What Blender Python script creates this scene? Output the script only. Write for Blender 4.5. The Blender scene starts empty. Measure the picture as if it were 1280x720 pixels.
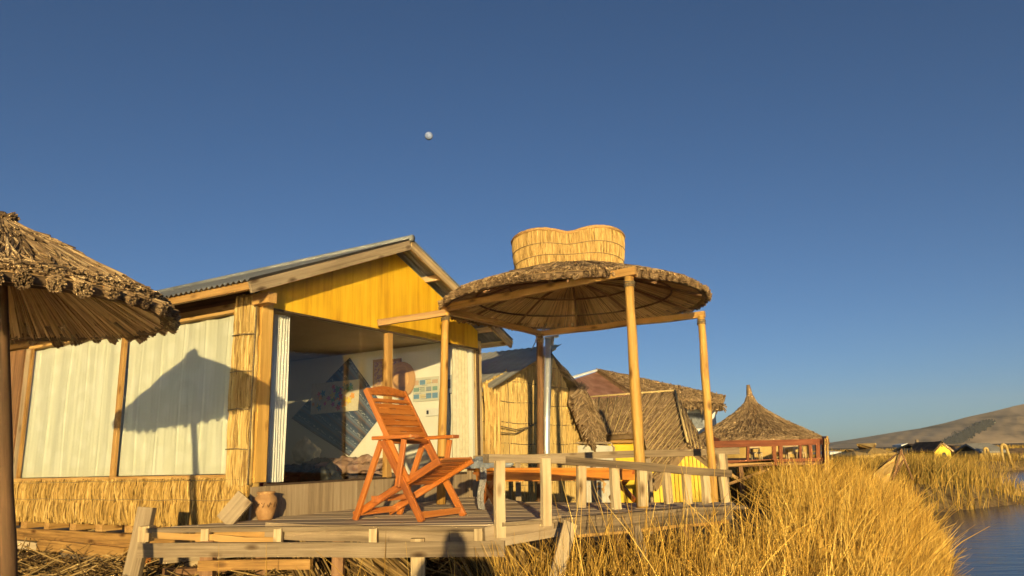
import bpy, math, random
import numpy as np
from mathutils import Vector, Matrix, noise as mnoise
random.seed(7); rng = np.random.default_rng(11)
scene = bpy.context.scene
col = scene.collection

# ------------------------------------------------------------------ camera, sky, sun, exposure
EYE = 1.55; DECK = 1.07; F = 925.0
AX = np.array([0.99961404, 0.0, 0.0])
_vL = np.array([-970-640, 617-360, F]); _vR = np.array([1205-640, 555-360, F])
_u = np.cross(_vR, _vL); _u /= np.linalg.norm(_u)
if _u[1] > 0: _u = -_u
_fw = np.array([0, 0, 1.0]); _fw -= _fw @ _u * _u; _fw /= np.linalg.norm(_fw)
_r = np.cross(_fw, _u)
if _r[0] < 0: _r = -_r
WM = np.stack([_r, _fw, _u]); CAM = np.array([0, 0, EYE])
def ray(px, py): return WM @ np.array([px-640, py-360, F])
def onz(px, py, z):
    v = ray(px, py); return CAM + v*((z-EYE)/v[2])
def aty(px, py, y):
    v = ray(px, py); return CAM + v*(y/v[1])
def onplane(px, py, p0, n):
    v = ray(px, py); return CAM + v*(((p0-CAM) @ n)/(v @ n))
cd = bpy.data.cameras.new("camera"); cam = bpy.data.objects.new("camera", cd); col.objects.link(cam)
cd.sensor_width = 36; cd.lens = 36*F/1280; cd.clip_end = 20000; cd.clip_start = 0.02
cx_, cy_, cz_ = WM @ np.array([1, 0, 0]), WM @ np.array([0, -1, 0]), WM @ np.array([0, 0, -1])
cam.matrix_world = Matrix(((cx_[0], cy_[0], cz_[0], 0), (cx_[1], cy_[1], cz_[1], 0), (cx_[2], cy_[2], cz_[2], EYE), (0, 0, 0, 1)))
scene.camera = cam

SUNDIR = ray(575, 685); SUNDIR /= np.linalg.norm(SUNDIR)       # way the sunlight travels
sun_el = math.asin(-SUNDIR[2]); sun_az = math.atan2(-SUNDIR[0], -SUNDIR[1])
w = bpy.data.worlds.new("World"); scene.world = w; w.use_nodes = True
nt = w.node_tree; bg = nt.nodes["Background"]
sky = nt.nodes.new("ShaderNodeTexSky"); sky.sky_type = 'NISHITA'; sky.sun_disc = False
sky.sun_elevation = sun_el; sky.sun_rotation = sun_az
sky.altitude = 3800; sky.air_density = 1.0; sky.dust_density = 9.0; sky.ozone_density = 3.0
nt.links.new(sky.outputs[0], bg.inputs[0]); bg.inputs[1].default_value = 0.071
sd = bpy.data.lights.new("sun", 'SUN'); so = bpy.data.objects.new("sun", sd); col.objects.link(so)
sd.energy = 4.0; sd.angle = math.radians(0.5); sd.color = (1.0, 0.785, 0.385)
so.rotation_euler = Vector(SUNDIR).to_track_quat('-Z', 'Y').to_euler()
so.location = (0, -5, 8)
scene.view_settings.view_transform = 'Standard'; scene.view_settings.look = 'None'
scene.view_settings.exposure = 0.64; scene.view_settings.gamma = 1.0
scene.view_settings.use_curve_mapping = False
try:
    scene.cycles.max_bounces = 8; scene.cycles.transparent_max_bounces = 16
    scene.cycles.use_denoising = True; scene.cycles.sample_clamp_indirect = 40; scene.cycles.blur_glossy = 0.0
except Exception: pass

# ------------------------------------------------------------------ mesh builder
class MB:
    def __init__(s, M=None):
        s.V = []; s.Q = []; s.T = []; s.G = []; s.C = []; s.n = 0; s.M = M
        s.mi = 0; s.Qm = []; s.Tm = []; s.sm = False; s.Qs = []; s.Ts = []
    def add(s, V, Q=None, T=None, G=None, C=None):
        V = np.asarray(V, float).reshape(-1, 3); k = len(V)
        if G is None: G = V + rng.uniform(0, 20, 3)
        if C is None: C = rng.uniform(0, 1)
        C = np.broadcast_to(np.asarray(C, float), (k,))
        s.V.append(V); s.G.append(np.asarray(G, float).reshape(-1, 3)); s.C.append(C)
        if Q is not None and len(Q):
            Q = np.asarray(Q, int).reshape(-1, 4)+s.n; s.Q.append(Q); s.Qm.append(np.full(len(Q), s.mi)); s.Qs.append(np.full(len(Q), s.sm))
        if T is not None and len(T):
            T = np.asarray(T, int).reshape(-1, 3)+s.n; s.T.append(T); s.Tm.append(np.full(len(T), s.mi)); s.Ts.append(np.full(len(T), s.sm))
        s.n += k
    def box(s, c, d, R=None, c_=None):
        c = np.array(c, float); d = np.array(d, float)/2
        L = np.array([[x, y, z] for z in (-1, 1) for y in (-1, 1) for x in (-1, 1)], float)*d
        o = np.argsort(-d); G = L[:, o]+rng.uniform(0, 20, 3)
        V = L if R is None else L @ np.array(R).T
        s.add(V+c, [[0, 2, 3, 1], [4, 5, 7, 6], [0, 1, 5, 4], [2, 6, 7, 3], [0, 4, 6, 2], [1, 3, 7, 5]], G=G, C=c_)
    def bar(s, p0, p1, w, h, up=(0, 0, 1), c_=None, w1=None, h1=None, jit=0.0, seg=1):
        """board from p0 to p1: w across (side), h along up"""
        p0 = np.array(p0, float); p1 = np.array(p1, float); d = p1-p0; L = np.linalg.norm(d); d /= L
        up = np.array(up, float); sd_ = np.cross(d, up)
        if np.linalg.norm(sd_) < 1e-5: sd_ = np.cross(d, (0, 1, 0.3))
        sd_ /= np.linalg.norm(sd_); u = np.cross(sd_, d)
        w1 = w if w1 is None else w1; h1 = h if h1 is None else h1
        V = []; G = []; off = rng.uniform(0, 20, 3)
        for i in range(seg+1):
            t = i/seg; ww = w+(w1-w)*t; hh = h+(h1-h)*t; q = p0+d*L*t
            j = rng.normal(0, jit, 3) if jit else np.zeros(3)
            for a, b in ((-.5, -.5), (.5, -.5), (.5, .5), (-.5, .5)):
                V.append(q+sd_*a*ww+u*b*hh+j+(rng.normal(0, jit*.4, 3) if jit else 0)); G.append(off+np.array([L*t, a*ww, b*hh]))
        Q = [[0, 3, 2, 1]]
        for i in range(seg):
            b = i*4
            for k in range(4): Q.append([b+k, b+(k+1) % 4, b+4+(k+1) % 4, b+4+k])
        b = seg*4; Q.append([b, b+1, b+2, b+3])
        s.add(V, Q, G=G, C=c_)
    def tube(s, pts, rad, n=8, c_=None, caps=True, wob=0.0):
        pts = np.array(pts, float); K = len(pts); rad = np.broadcast_to(np.array(rad, float), (K,))
        V = []; G = []; off = rng.uniform(0, 20, 3); acc = 0
        for i in range(K):
            a = pts[max(i-1, 0)]; b = pts[min(i+1, K-1)]; d = b-a; d /= (np.linalg.norm(d)+1e-9)
            if i == 0:
                ref = np.array([0, 0, 1.0]) if abs(d[2]) < .9 else np.array([1.0, 0, 0])
                x = np.cross(d, ref); x /= np.linalg.norm(x)
            else:
                acc += np.linalg.norm(pts[i]-pts[i-1]); x = x-d*(x @ d); x /= np.linalg.norm(x)
            y = np.cross(d, x)
            for k in range(n):
                th = 2*math.pi*k/n; r = rad[i]*(1+(rng.normal(0, wob) if wob else 0))
                V.append(pts[i]+r*(x*math.cos(th)+y*math.sin(th))); G.append(off+np.array([acc, math.cos(th)*rad[i], math.sin(th)*rad[i]]))
        Q = []
        for i in range(K-1):
            for k in range(n): Q.append([i*n+k, i*n+(k+1) % n, (i+1)*n+(k+1) % n, (i+1)*n+k])
        T = []
        if caps:
            V.append(pts[0]); G.append(off); V.append(pts[-1]); G.append(off+np.array([acc, 0, 0])); a = K*n
            for k in range(n):
                T.append([a, (k+1) % n, k]); T.append([a+1, (K-1)*n+k, (K-1)*n+(k+1) % n])
        o = s.sm; s.sm = True; s.add(V, Q, T, G=G, C=c_); s.sm = o
    def reeds(s, P, R, C=None):
        """many thin three-sided reeds at once: P (N,K,3), R (N,K) radius"""
        P = np.asarray(P, float); N, K, _ = P.shape; R = np.broadcast_to(np.asarray(R, float), (N, K))
        d = P[:, -1]-P[:, 0]; L = np.linalg.norm(d, axis=1)+1e-9; d = d/L[:, None]
        a = rng.normal(size=(N, 3)); x = np.cross(d, a); x /= np.linalg.norm(x, axis=1)[:, None]; y = np.cross(d, x)
        V = np.zeros((N, K, 3, 3)); G = np.zeros((N, K, 3, 3)); off = rng.uniform(0, 50, (N, 1, 3))
        for k in range(3):
            th = 2*math.pi*k/3
            V[:, :, k] = P+R[:, :, None]*(x*math.cos(th)+y*math.sin(th))[:, None, :]
            G[:, :, k] = off; G[:, :, k, 0] += np.linspace(0, 1, K)[None]*L[:, None]
        b = (np.arange(N)*K*3)[:, None]; Q = []; T = []
        for i in range(K-1):
            for k in range(3):
                Q.append(b+np.array([[i*3+k, i*3+(k+1) % 3, (i+1)*3+(k+1) % 3, (i+1)*3+k]]))
        T.append(b+np.array([[0, 2, 1]])); T.append(b+np.array([[(K-1)*3, (K-1)*3+1, (K-1)*3+2]]))
        if C is None: C = rng.uniform(0, 1, N)
        s.add(V.reshape(-1, 3), np.stack(Q, 1).reshape(-1, 4), np.stack(T, 1).reshape(-1, 3), G.reshape(-1, 3), np.repeat(C, K*3))
    def prism(s, poly, ext, c_=None):
        poly = np.array(poly, float); n = len(poly); V = np.concatenate([poly, poly+np.array(ext, float)])
        Q = [[i, (i+1) % n, n+(i+1) % n, n+i] for i in range(n)]; T = []
        c0 = poly.mean(0); V = np.concatenate([V, [c0, c0+np.array(ext, float)]])
        for i in range(n): T.append([2*n, (i+1) % n, i]); T.append([2*n+1, n+i, n+(i+1) % n])
        s.add(V, Q, T, C=c_)
    def grid(s, fn, nu, nv, c_=None, smooth=True, gfn=None, flip=False):
        V = []; G = []
        for i in range(nu+1):
            for j in range(nv+1):
                p = fn(i/nu, j/nv); V.append(p); G.append(gfn(i/nu, j/nv) if gfn else p)
        m = nv+1; Q = [[i*m+j, (i+1)*m+j, (i+1)*m+j+1, i*m+j+1] for i in range(nu) for j in range(nv)]
        if flip: Q = [q[::-1] for q in Q]
        o = s.sm; s.sm = smooth; s.add(V, Q, G=G, C=c_); s.sm = o
    def lathe(s, prof, c, n=24, c_=None):
        c = np.array(c, float)
        s.grid(lambda u, v: c+np.array([np.interp(v*(len(prof)-1), range(len(prof)), [p[0] for p in prof])*math.cos(2*math.pi*u),
               np.interp(v*(len(prof)-1), range(len(prof)), [p[0] for p in prof])*math.sin(2*math.pi*u),
               np.interp(v*(len(prof)-1), range(len(prof)), [p[1] for p in prof])]), n, (len(prof)-1), c_=c_)
    def build(s, name, mats, parent=None):
        me = bpy.data.meshes.new(name); V = np.concatenate(s.V)
        if s.M is not None:
            Mn = np.array(s.M); V = V @ Mn[:3, :3].T+Mn[:3, 3]
        org = np.zeros(3)
        if parent is not None: org = np.array(wloc[parent.name])
        else:
            lo, hi = V.min(0), V.max(0); org = np.array([(lo[0]+hi[0])/2, (lo[1]+hi[1])/2, lo[2]])
        V = V-org
        Q = np.concatenate(s.Q) if s.Q else np.zeros((0, 4), int); T = np.concatenate(s.T) if s.T else np.zeros((0, 3), int)
        me.vertices.add(len(V)); me.vertices.foreach_set("co", V.ravel())
        nl = Q.size+T.size; me.loops.add(nl); me.loops.foreach_set("vertex_index", np.concatenate([Q.ravel(), T.ravel()]))
        me.polygons.add(len(Q)+len(T))
        st = np.concatenate([np.arange(len(Q))*4, Q.size+np.arange(len(T))*3]); me.polygons.foreach_set("loop_start", st)
        mi = np.concatenate(s.Qm+s.Tm).astype(int); smf = np.concatenate(s.Qs+s.Ts).astype(bool)
        me.polygons.foreach_set("material_index", mi); me.polygons.foreach_set("use_smooth", smf)
        a = me.attributes.new("g", 'FLOAT_VECTOR', 'POINT'); a.data.foreach_set("vector", np.concatenate(s.G).ravel())
        a = me.attributes.new("c", 'FLOAT', 'POINT'); a.data.foreach_set("value", np.concatenate(s.C))
        me.update(calc_edges=True); me.validate()
        for m in (mats if isinstance(mats, (list, tuple)) else [mats]):
            if m is not None: me.materials.append(m)
        o = bpy.data.objects.new(name, me); col.objects.link(o)
        if parent is not None:
            o.parent = parent; wloc[o.name] = tuple(org)
        else:
            o.location = org; wloc[o.name] = tuple(org)
        return o
wloc = {}
def thing(name, loc, label, cat, group=None):
    o = bpy.data.objects.new(name, None); col.objects.link(o); o.location = loc; o.empty_display_size = .1
    wloc[o.name] = tuple(loc); tag(o, label, cat, group); return o
def tag(o, label, cat, group=None):
    o["label"] = label; o["category"] = cat
    if group: o["group"] = group
    return o
def struct(o, kind="structure"):
    o["kind"] = kind; return o
def frame(o, xa, ya):
    o = np.array(o, float); xa = np.array(xa, float); ya = np.array(ya, float); za = np.cross(xa, ya)
    M = np.eye(4); M[:3, 0] = xa; M[:3, 1] = ya; M[:3, 2] = za; M[:3, 3] = o; return M

# ------------------------------------------------------------------ materials
def newmat(name):
    m = bpy.data.materials.new(name); m.use_nodes = True; n = m.node_tree
    b = n.nodes["Principled BSDF"]; b.inputs["Specular IOR Level"].default_value = .3
    return m, n, b
def ramp(n, stops):
    r = n.nodes.new("ShaderNodeValToRGB")
    while len(r.color_ramp.elements) < len(stops): r.color_ramp.elements.new(.5)
    for e, (p, c) in zip(r.color_ramp.elements, stops): e.position = p; e.color = (*c, 1)
    return r
def grain(name, stops, rough=.75, scale=(1.5, 40, 40), tint=.5, bump=.25, spec=.3, dist=.008, big=1.2, coat=0, knots=False):
    """wood, reed and cane: noise stretched along each piece ('g'), own tint per piece ('c')"""
    m, n, b = newmat(name); b.inputs["Roughness"].default_value = rough; b.inputs["Specular IOR Level"].default_value = spec
    if coat: b.inputs["Coat Weight"].default_value = coat; b.inputs["Coat Roughness"].default_value = .25
    a = n.nodes.new("ShaderNodeAttribute"); a.attribute_name = "g"; c = n.nodes.new("ShaderNodeAttribute"); c.attribute_name = "c"
    mp = n.nodes.new("ShaderNodeMapping"); mp.inputs["Scale"].default_value = scale; n.links.new(a.outputs["Vector"], mp.inputs[0])
    nz = n.nodes.new("ShaderNodeTexNoise"); nz.inputs["Scale"].default_value = 1; nz.inputs["Detail"].default_value = 6; nz.inputs["Roughness"].default_value = .65
    n.links.new(mp.outputs[0], nz.inputs["Vector"])
    nb = n.nodes.new("ShaderNodeTexNoise"); nb.inputs["Scale"].default_value = big; nb.inputs["Detail"].default_value = 3
    n.links.new(a.outputs["Vector"], nb.inputs["Vector"])
    m1 = n.nodes.new("ShaderNodeMath"); m1.operation = 'MULTIPLY_ADD'; n.links.new(c.outputs["Fac"], m1.inputs[0]); m1.inputs[1].default_value = tint
    s1 = n.nodes.new("ShaderNodeMath"); s1.operation = 'MULTIPLY_ADD'; n.links.new(nz.outputs["Fac"], s1.inputs[0]); s1.inputs[1].default_value = 1.5; s1.inputs[2].default_value = -.25-tint*.5
    s2 = n.nodes.new("ShaderNodeMath"); s2.operation = 'MULTIPLY_ADD'; n.links.new(nb.outputs["Fac"], s2.inputs[0]); s2.inputs[1].default_value = .7; s2.inputs[2].default_value = -.35
    n.links.new(s1.outputs[0], m1.inputs[2])
    ad = n.nodes.new("ShaderNodeMath"); ad.operation = 'ADD'; n.links.new(m1.outputs[0], ad.inputs[0]); n.links.new(s2.outputs[0], ad.inputs[1])
    r = ramp(n, [(p, (c_[0], c_[1]*.90, c_[2]*.82)) for p, c_ in stops]); n.links.new(ad.outputs[0], r.inputs[0]); n.links.new(r.outputs[0], b.inputs["Base Color"])
    if knots:
        mk = n.nodes.new("ShaderNodeMapping"); mk.inputs["Scale"].default_value = (3.2, 8, 8); n.links.new(a.outputs["Vector"], mk.inputs[0])
        vk = n.nodes.new("ShaderNodeTexVoronoi"); vk.inputs["Scale"].default_value = 1; n.links.new(mk.outputs[0], vk.inputs["Vector"])
        rk = ramp(n, [(.06, (.28, .22, .18)), (.17, (.7, .66, .62)), (.24, (1, 1, 1))]); n.links.new(vk.outputs["Distance"], rk.inputs[0])
        mk2 = n.nodes.new("ShaderNodeMixRGB"); mk2.blend_type = 'MULTIPLY'; mk2.inputs[0].default_value = 1; n.links.new(r.outputs[0], mk2.inputs[1]); n.links.new(rk.outputs[0], mk2.inputs[2]); n.links.new(mk2.outputs[0], b.inputs["Base Color"])
    if bump:
        bp = n.nodes.new("ShaderNodeBump"); bp.inputs["Strength"].default_value = bump; bp.inputs["Distance"].default_value = dist
        n.links.new(nz.outputs["Fac"], bp.inputs["Height"]); n.links.new(bp.outputs[0], b.inputs["Normal"])
    return m
def mottle(name, stops, rough=.8, scale=8, bump=.2, dist=.01, metal=0, spec=.3, detail=5):
    m, n, b = newmat(name); b.inputs["Roughness"].default_value = rough; b.inputs["Metallic"].default_value = metal; b.inputs["Specular IOR Level"].default_value = spec
    tc = n.nodes.new("ShaderNodeTexCoord"); nz = n.nodes.new("ShaderNodeTexNoise"); nz.inputs["Scale"].default_value = scale; nz.inputs["Detail"].default_value = detail
    n.links.new(tc.outputs["Object"], nz.inputs["Vector"]); r = ramp(n, stops); n.links.new(nz.outputs["Fac"], r.inputs[0]); n.links.new(r.outputs[0], b.inputs["Base Color"])
    if bump:
        bp = n.nodes.new("ShaderNodeBump"); bp.inputs["Strength"].default_value = bump; bp.inputs["Distance"].default_value = dist
        n.links.new(nz.outputs["Fac"], bp.inputs["Height"]); n.links.new(bp.outputs[0], b.inputs["Normal"])
    return m
M = {}
M['greywood'] = grain("weathered wood", [(0, (.07, .05, .03)), (.45, (.22, .17, .105)), (1, (.40, .33, .22))], .85, (1.2, 45, 45), .5, knots=True)
M['palewood'] = grain("pale sawn wood", [(0, (.20, .14, .07)), (.4, (.48, .38, .22)), (1, (.68, .58, .38))], .8, (1.2, 40, 40), .35, knots=True)
M['pine'] = grain("yellow pine", [(0, (.13, .07, .02)), (.4, (.40, .235, .07)), (1, (.58, .39, .15))], .6, (1.5, 35, 35), .45, knots=True)
M['pole'] = grain("peeled yellow pole", [(0, (.10, .05, .015)), (.3, (.42, .24, .055)), (.7, (.60, .38, .10)), (1, (.70, .50, .18))], .6, (1.3, 26, 26), .4, knots=True)
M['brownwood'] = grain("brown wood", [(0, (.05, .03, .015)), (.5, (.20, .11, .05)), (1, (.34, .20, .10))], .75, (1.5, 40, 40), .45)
M['varnish'] = grain("varnished orange wood", [(0, (.16, .045, .010)), (.4, (.45, .145, .024)), (1, (.60, .25, .055))], .35, (2, 40, 40), .45, .12, .5, coat=.35)
M['tableorange'] = grain("orange table wood", [(0, (.38, .13, .012)), (.5, (.60, .24, .03)), (1, (.68, .32, .05))], .45, (1.2, 25, 25), .3, .1, .5)
M['plywood'] = grain("yellow varnished plywood", [(0, (.40, .19, .010)), (.3, (.64, .37, .017)), (.55, (.75, .475, .022)), (1, (.84, .60, .055))], .5, (.7, 13, 13), .45, .15, .4, big=1.6)
M['yellowpaint'] = grain("yellow painted boards", [(0, (.58, .38, .02)), (.5, (.74, .55, .04)), (1, (.80, .64, .08))], .6, (1, 30, 30), .4, .15)
M['redwood'] = grain("red painted wood", [(0, (.06, .02, .008)), (.5, (.185, .055, .018)), (1, (.28, .11, .045))], .75, (1.5, 30, 30), .5)
M['deckwood'] = grain("grey deck boards", [(0, (.34, .27, .19)), (.5, (.45, .37, .265)), (1, (.53, .45, .33))], .8, (1, 18, 18), .25)
M['panel'] = grain("grey board panel", [(0, (.16, .12, .075)), (.5, (.34, .27, .175)), (1, (.48, .41, .29))], .8, (1, 22, 22), .4)
M['thatch'] = grain("dry brown thatch", [(0, (.08, .053, .028)), (.4, (.22, .15, .08)), (.75, (.35, .255, .14)), (1, (.48, .37, .21))], .85, (3, 3, 3), 1.0, 0)
M['softthatch'] = grain("weathered tan thatch", [(0, (.11, .075, .04)), (.35, (.23, .16, .085)), (.75, (.34, .25, .14)), (1, (.46, .36, .21))], .85, (3, 3, 3), .8, 0)
M['goldthatch'] = grain("golden reed", [(0, (.20, .125, .035)), (.35, (.46, .31, .10)), (.75, (.59, .42, .15)), (1, (.68, .52, .22))], .7, (4, 3, 3), .75, 0)
M['paleread'] = grain("pale reed wall", [(0, (.22, .14, .045)), (.3, (.42, .30, .10)), (.75, (.53, .40, .15)), (1, (.62, .49, .22))], .75, (4, 3, 3), .9, 0)
M['mat'] = grain("woven reed mat", [(0, (.26, .17, .055)), (.35, (.47, .345, .125)), (.75, (.56, .43, .17)), (1, (.63, .50, .23))], .8, (5, 3, 3), .45, 0)
M['skirt'] = grain("golden reed skirt", [(0, (.14, .085, .02)), (.35, (.36, .235, .06)), (.75, (.48, .33, .095)), (1, (.58, .42, .15))], .75, (4, 3, 3), .9, 0)
M['under'] = grain("reed underside", [(0, (.22, .14, .065)), (.4, (.50, .345, .165)), (1, (.66, .48, .245))], .85, (3, 3, 3), .9, 0)
M['straw'] = grain("fallen straw", [(0, (.05, .028, .01)), (.45, (.24, .155, .05)), (1, (.50, .37, .16))], .8, (2, 3, 3), 1.0, 0)
M['grass'] = grain("golden totora reeds", [(0, (.15, .085, .015)), (.3, (.42, .25, .04)), (.7, (.62, .40, .075)), (1, (.74, .54, .15))], .7, (1.5, 2, 2), 1.0, 0)
M['greengrass'] = grain("green gold reeds", [(0, (.085, .07, .012)), (.35, (.24, .17, .03)), (.7, (.42, .27, .055)), (1, (.52, .36, .09))], .75, (1.5, 2, 2), 1.0, 0)
M['rope'] = mottle("cord", [(.3, (.13, .09, .05)), (.7, (.26, .19, .10))], .9, 60, 0)
M['ochrerope'] = mottle("ochre straw rope", [(.3, (.42, .28, .10)), (.7, (.62, .45, .20))], .9, 60, 0)
M['darkframe'] = mottle("dark frame edge", [(.3, (.05, .03, .02)), (.7, (.09, .055, .03))], .6, 20, 0)
M['ceiling'] = mottle("pale ceiling board", [(.3, (.55, .45, .30)), (.7, (.63, .52, .36))], .8, 3, .05)
M['whitewall'] = mottle("cream painted wall", [(.3, (.80, .76, .64)), (.7, (.86, .82, .71))], .75, 3, .08)
M['whitepaint'] = mottle("white paint", [(.3, (.72, .70, .64)), (.7, (.82, .80, .74))], .6, 6, .05)
M['darkfloor'] = mottle("dark floor", [(.3, (.06, .04, .025)), (.7, (.11, .075, .05))], .7, 6, .05)
M['metal'] = mottle("galvanised sheet", [(.3, (.15, .15, .15)), (.55, (.22, .22, .21)), (.8, (.27, .26, .24))], .65, 3, .05, metal=.15)
M['greymetal'] = mottle("dull grey sheet", [(.3, (.27, .245, .20)), (.8, (.38, .35, .29))], .8, 2.5, .05, metal=0)
M['shiny'] = mottle("bright flue steel", [(.3, (.66, .66, .66)), (.7, (.78, .78, .77))], .42, 4, .02, metal=.7)
M['rust'] = mottle("rusty red sheet", [(.3, (.20, .085, .05)), (.6, (.30, .15, .10)), (.8, (.36, .24, .18))], .75, 3, .08)
M['clay'] = mottle("terracotta", [(.3, (.30, .15, .055)), (.7, (.44, .245, .10))], .75, 14, .25)
M['black'] = mottle("black plastic", [(.3, (.012, .012, .012)), (.7, (.03, .03, .03))], .5, 10, 0)
M['screenwhite'] = mottle("faded white slats", [(.3, (.40, .37, .29)), (.7, (.54, .50, .40))], .8, 9, .1)
M['greybox'] = mottle("grey plastic", [(.3, (.42, .42, .40)), (.7, (.50, .50, .48))], .5, 10, 0)
M['greycloth'] = mottle("blue grey blanket", [(.3, (.14, .15, .17)), (.7, (.28, .29, .30))], .95, 25, .5, .02)
M['darkcloth'] = mottle("dark brown blanket", [(.3, (.05, .035, .03)), (.7, (.12, .085, .07))], .95, 12, .5, .02)
M['pinkcloth'] = mottle("dusty pink brown blanket", [(.3, (.26, .15, .11)), (.7, (.40, .26, .19))], .95, 12, .5, .02)
M['redcloth'] = mottle("red blanket", [(.3, (.32, .05, .04)), (.7, (.46, .09, .07))], .95, 18, .4, .02)
M['creamcloth'] = mottle("cream cloth", [(.3, (.60, .53, .38)), (.7, (.74, .67, .50))], .9, 18, .2, .01)
M['mudground'] = mottle("reed litter ground", [(.25, (.05, .03, .012)), (.5, (.17, .105, .04)), (.75, (.30, .20, .08))], .95, 6, .8, .05, detail=9)
M['skin'] = mottle("skin", [(.3, (.42, .25, .17)), (.7, (.5, .3, .2))], .6, 8, 0)
M['jacket'] = mottle("navy jacket", [(.3, (.03, .04, .07)), (.7, (.05, .06, .10))], .9, 20, .2)

def curtain_mat():
    m, n, b = newmat("cream damask curtain"); b.inputs["Roughness"].default_value = .9
    a = n.nodes.new("ShaderNodeAttribute"); a.attribute_name = "g"
    vo = n.nodes.new("ShaderNodeTexVoronoi"); vo.inputs["Scale"].default_value = 4.2; vo.inputs["Randomness"].default_value = .8; vo.feature = 'SMOOTH_F1'
    n.links.new(a.outputs["Vector"], vo.inputs["Vector"])
    wv = n.nodes.new("ShaderNodeMath"); wv.operation = 'MULTIPLY'; n.links.new(vo.outputs["Distance"], wv.inputs[0]); wv.inputs[1].default_value = 11
    sn = n.nodes.new("ShaderNodeMath"); sn.operation = 'SINE'; n.links.new(wv.outputs[0], sn.inputs[0])
    r = ramp(n, [(.25, (.61, .60, .45)), (.75, (.66, .65, .51))]); ad = n.nodes.new("ShaderNodeMath"); ad.operation = 'MULTIPLY_ADD'; ad.inputs[1].default_value = .5; ad.inputs[2].default_value = .5
    n.links.new(sn.outputs[0], ad.inputs[0]); n.links.new(ad.outputs[0], r.inputs[0]); n.links.new(r.outputs[0], b.inputs["Base Color"])
    return m
M['curtain'] = curtain_mat()
def glass_mat():
    m = bpy.data.materials.new("window glass"); m.use_nodes = True; n = m.node_tree; n.nodes.clear()
    o = n.nodes.new("ShaderNodeOutputMaterial"); mx = n.nodes.new("ShaderNodeMixShader"); t = n.nodes.new("ShaderNodeBsdfTransparent"); t.inputs[0].default_value = (.975, .975, .96, 1)
    g = n.nodes.new("ShaderNodeBsdfGlossy"); g.inputs["Roughness"].default_value = .02; ge = n.nodes.new("ShaderNodeNewGeometry"); dt = n.nodes.new("ShaderNodeVectorMath"); dt.operation = 'DOT_PRODUCT'; n.links.new(ge.outputs["Normal"], dt.inputs[0]); n.links.new(ge.outputs["Incoming"], dt.inputs[1])
    ab = n.nodes.new("ShaderNodeMath"); ab.operation = 'ABSOLUTE'; n.links.new(dt.outputs["Value"], ab.inputs[0]); iv = n.nodes.new("ShaderNodeMath"); iv.operation = 'SUBTRACT'; iv.inputs[0].default_value = 1; n.links.new(ab.outputs[0], iv.inputs[1])
    pw = n.nodes.new("ShaderNodeMath"); pw.operation = 'POWER'; n.links.new(iv.outputs[0], pw.inputs[0]); pw.inputs[1].default_value = 5
    f = n.nodes.new("ShaderNodeMath"); f.operation = 'MULTIPLY_ADD'; n.links.new(pw.outputs[0], f.inputs[0]); f.inputs[1].default_value = .95; f.inputs[2].default_value = .045
    n.links.new(f.outputs[0], mx.inputs[0]); n.links.new(t.outputs[0], mx.inputs[1]); n.links.new(g.outputs[0], mx.inputs[2]); n.links.new(mx.outputs[0], o.inputs[0]); return m
M['glass'] = glass_mat()
def blanket_mat():
    m, n, b = newmat("striped blue blanket"); b.inputs["Roughness"].default_value = .95
    a = n.nodes.new("ShaderNodeAttribute"); a.attribute_name = "g"; sp = n.nodes.new("ShaderNodeSeparateXYZ"); n.links.new(a.outputs["Vector"], sp.inputs[0])
    fr = n.nodes.new("ShaderNodeMath"); fr.operation = 'MULTIPLY'; n.links.new(sp.outputs[1], fr.inputs[0]); fr.inputs[1].default_value = 4.6
    f2 = n.nodes.new("ShaderNodeMath"); f2.operation = 'FRACT'; n.links.new(fr.outputs[0], f2.inputs[0])
    r = ramp(n, [(0, (.07, .10, .16)), (.30, (.06, .085, .14)), (.38, (.16, .19, .25)), (.55, (.10, .13, .19)), (.62, (.17, .12, .12)), (.8, (.05, .07, .12))]); n.links.new(f2.outputs[0], r.inputs[0])
    mp = n.nodes.new("ShaderNodeMapping"); mp.inputs["Scale"].default_value = (26, 60, 1); n.links.new(a.outputs["Vector"], mp.inputs[0])
    nz = n.nodes.new("ShaderNodeTexNoise"); nz.inputs["Scale"].default_value = 1; n.links.new(mp.outputs[0], nz.inputs["Vector"])
    gt = n.nodes.new("ShaderNodeMath"); gt.operation = 'GREATER_THAN'; n.links.new(nz.outputs["Fac"], gt.inputs[0]); gt.inputs[1].default_value = .56
    c1 = n.nodes.new("ShaderNodeMath"); c1.operation = 'COMPARE'; n.links.new(f2.outputs[0], c1.inputs[0]); c1.inputs[1].default_value = .17; c1.inputs[2].default_value = .09
    mu = n.nodes.new("ShaderNodeMath"); mu.operation = 'MULTIPLY'; n.links.new(gt.outputs[0], mu.inputs[0]); n.links.new(c1.outputs[0], mu.inputs[1])
    mx = n.nodes.new("ShaderNodeMixRGB"); n.links.new(mu.outputs[0], mx.inputs[0]); n.links.new(r.outputs[0], mx.inputs[1]); mx.inputs[2].default_value = (.42, .44, .46, 1)
    n.links.new(mx.outputs[0], b.inputs["Base Color"]); return m
M['blanket'] = blanket_mat()
def flat(name, c, rough=.8):
    m, n, b = newmat(name); b.inputs["Base Color"].default_value = (*c, 1); b.inputs["Roughness"].default_value = rough; return m
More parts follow.
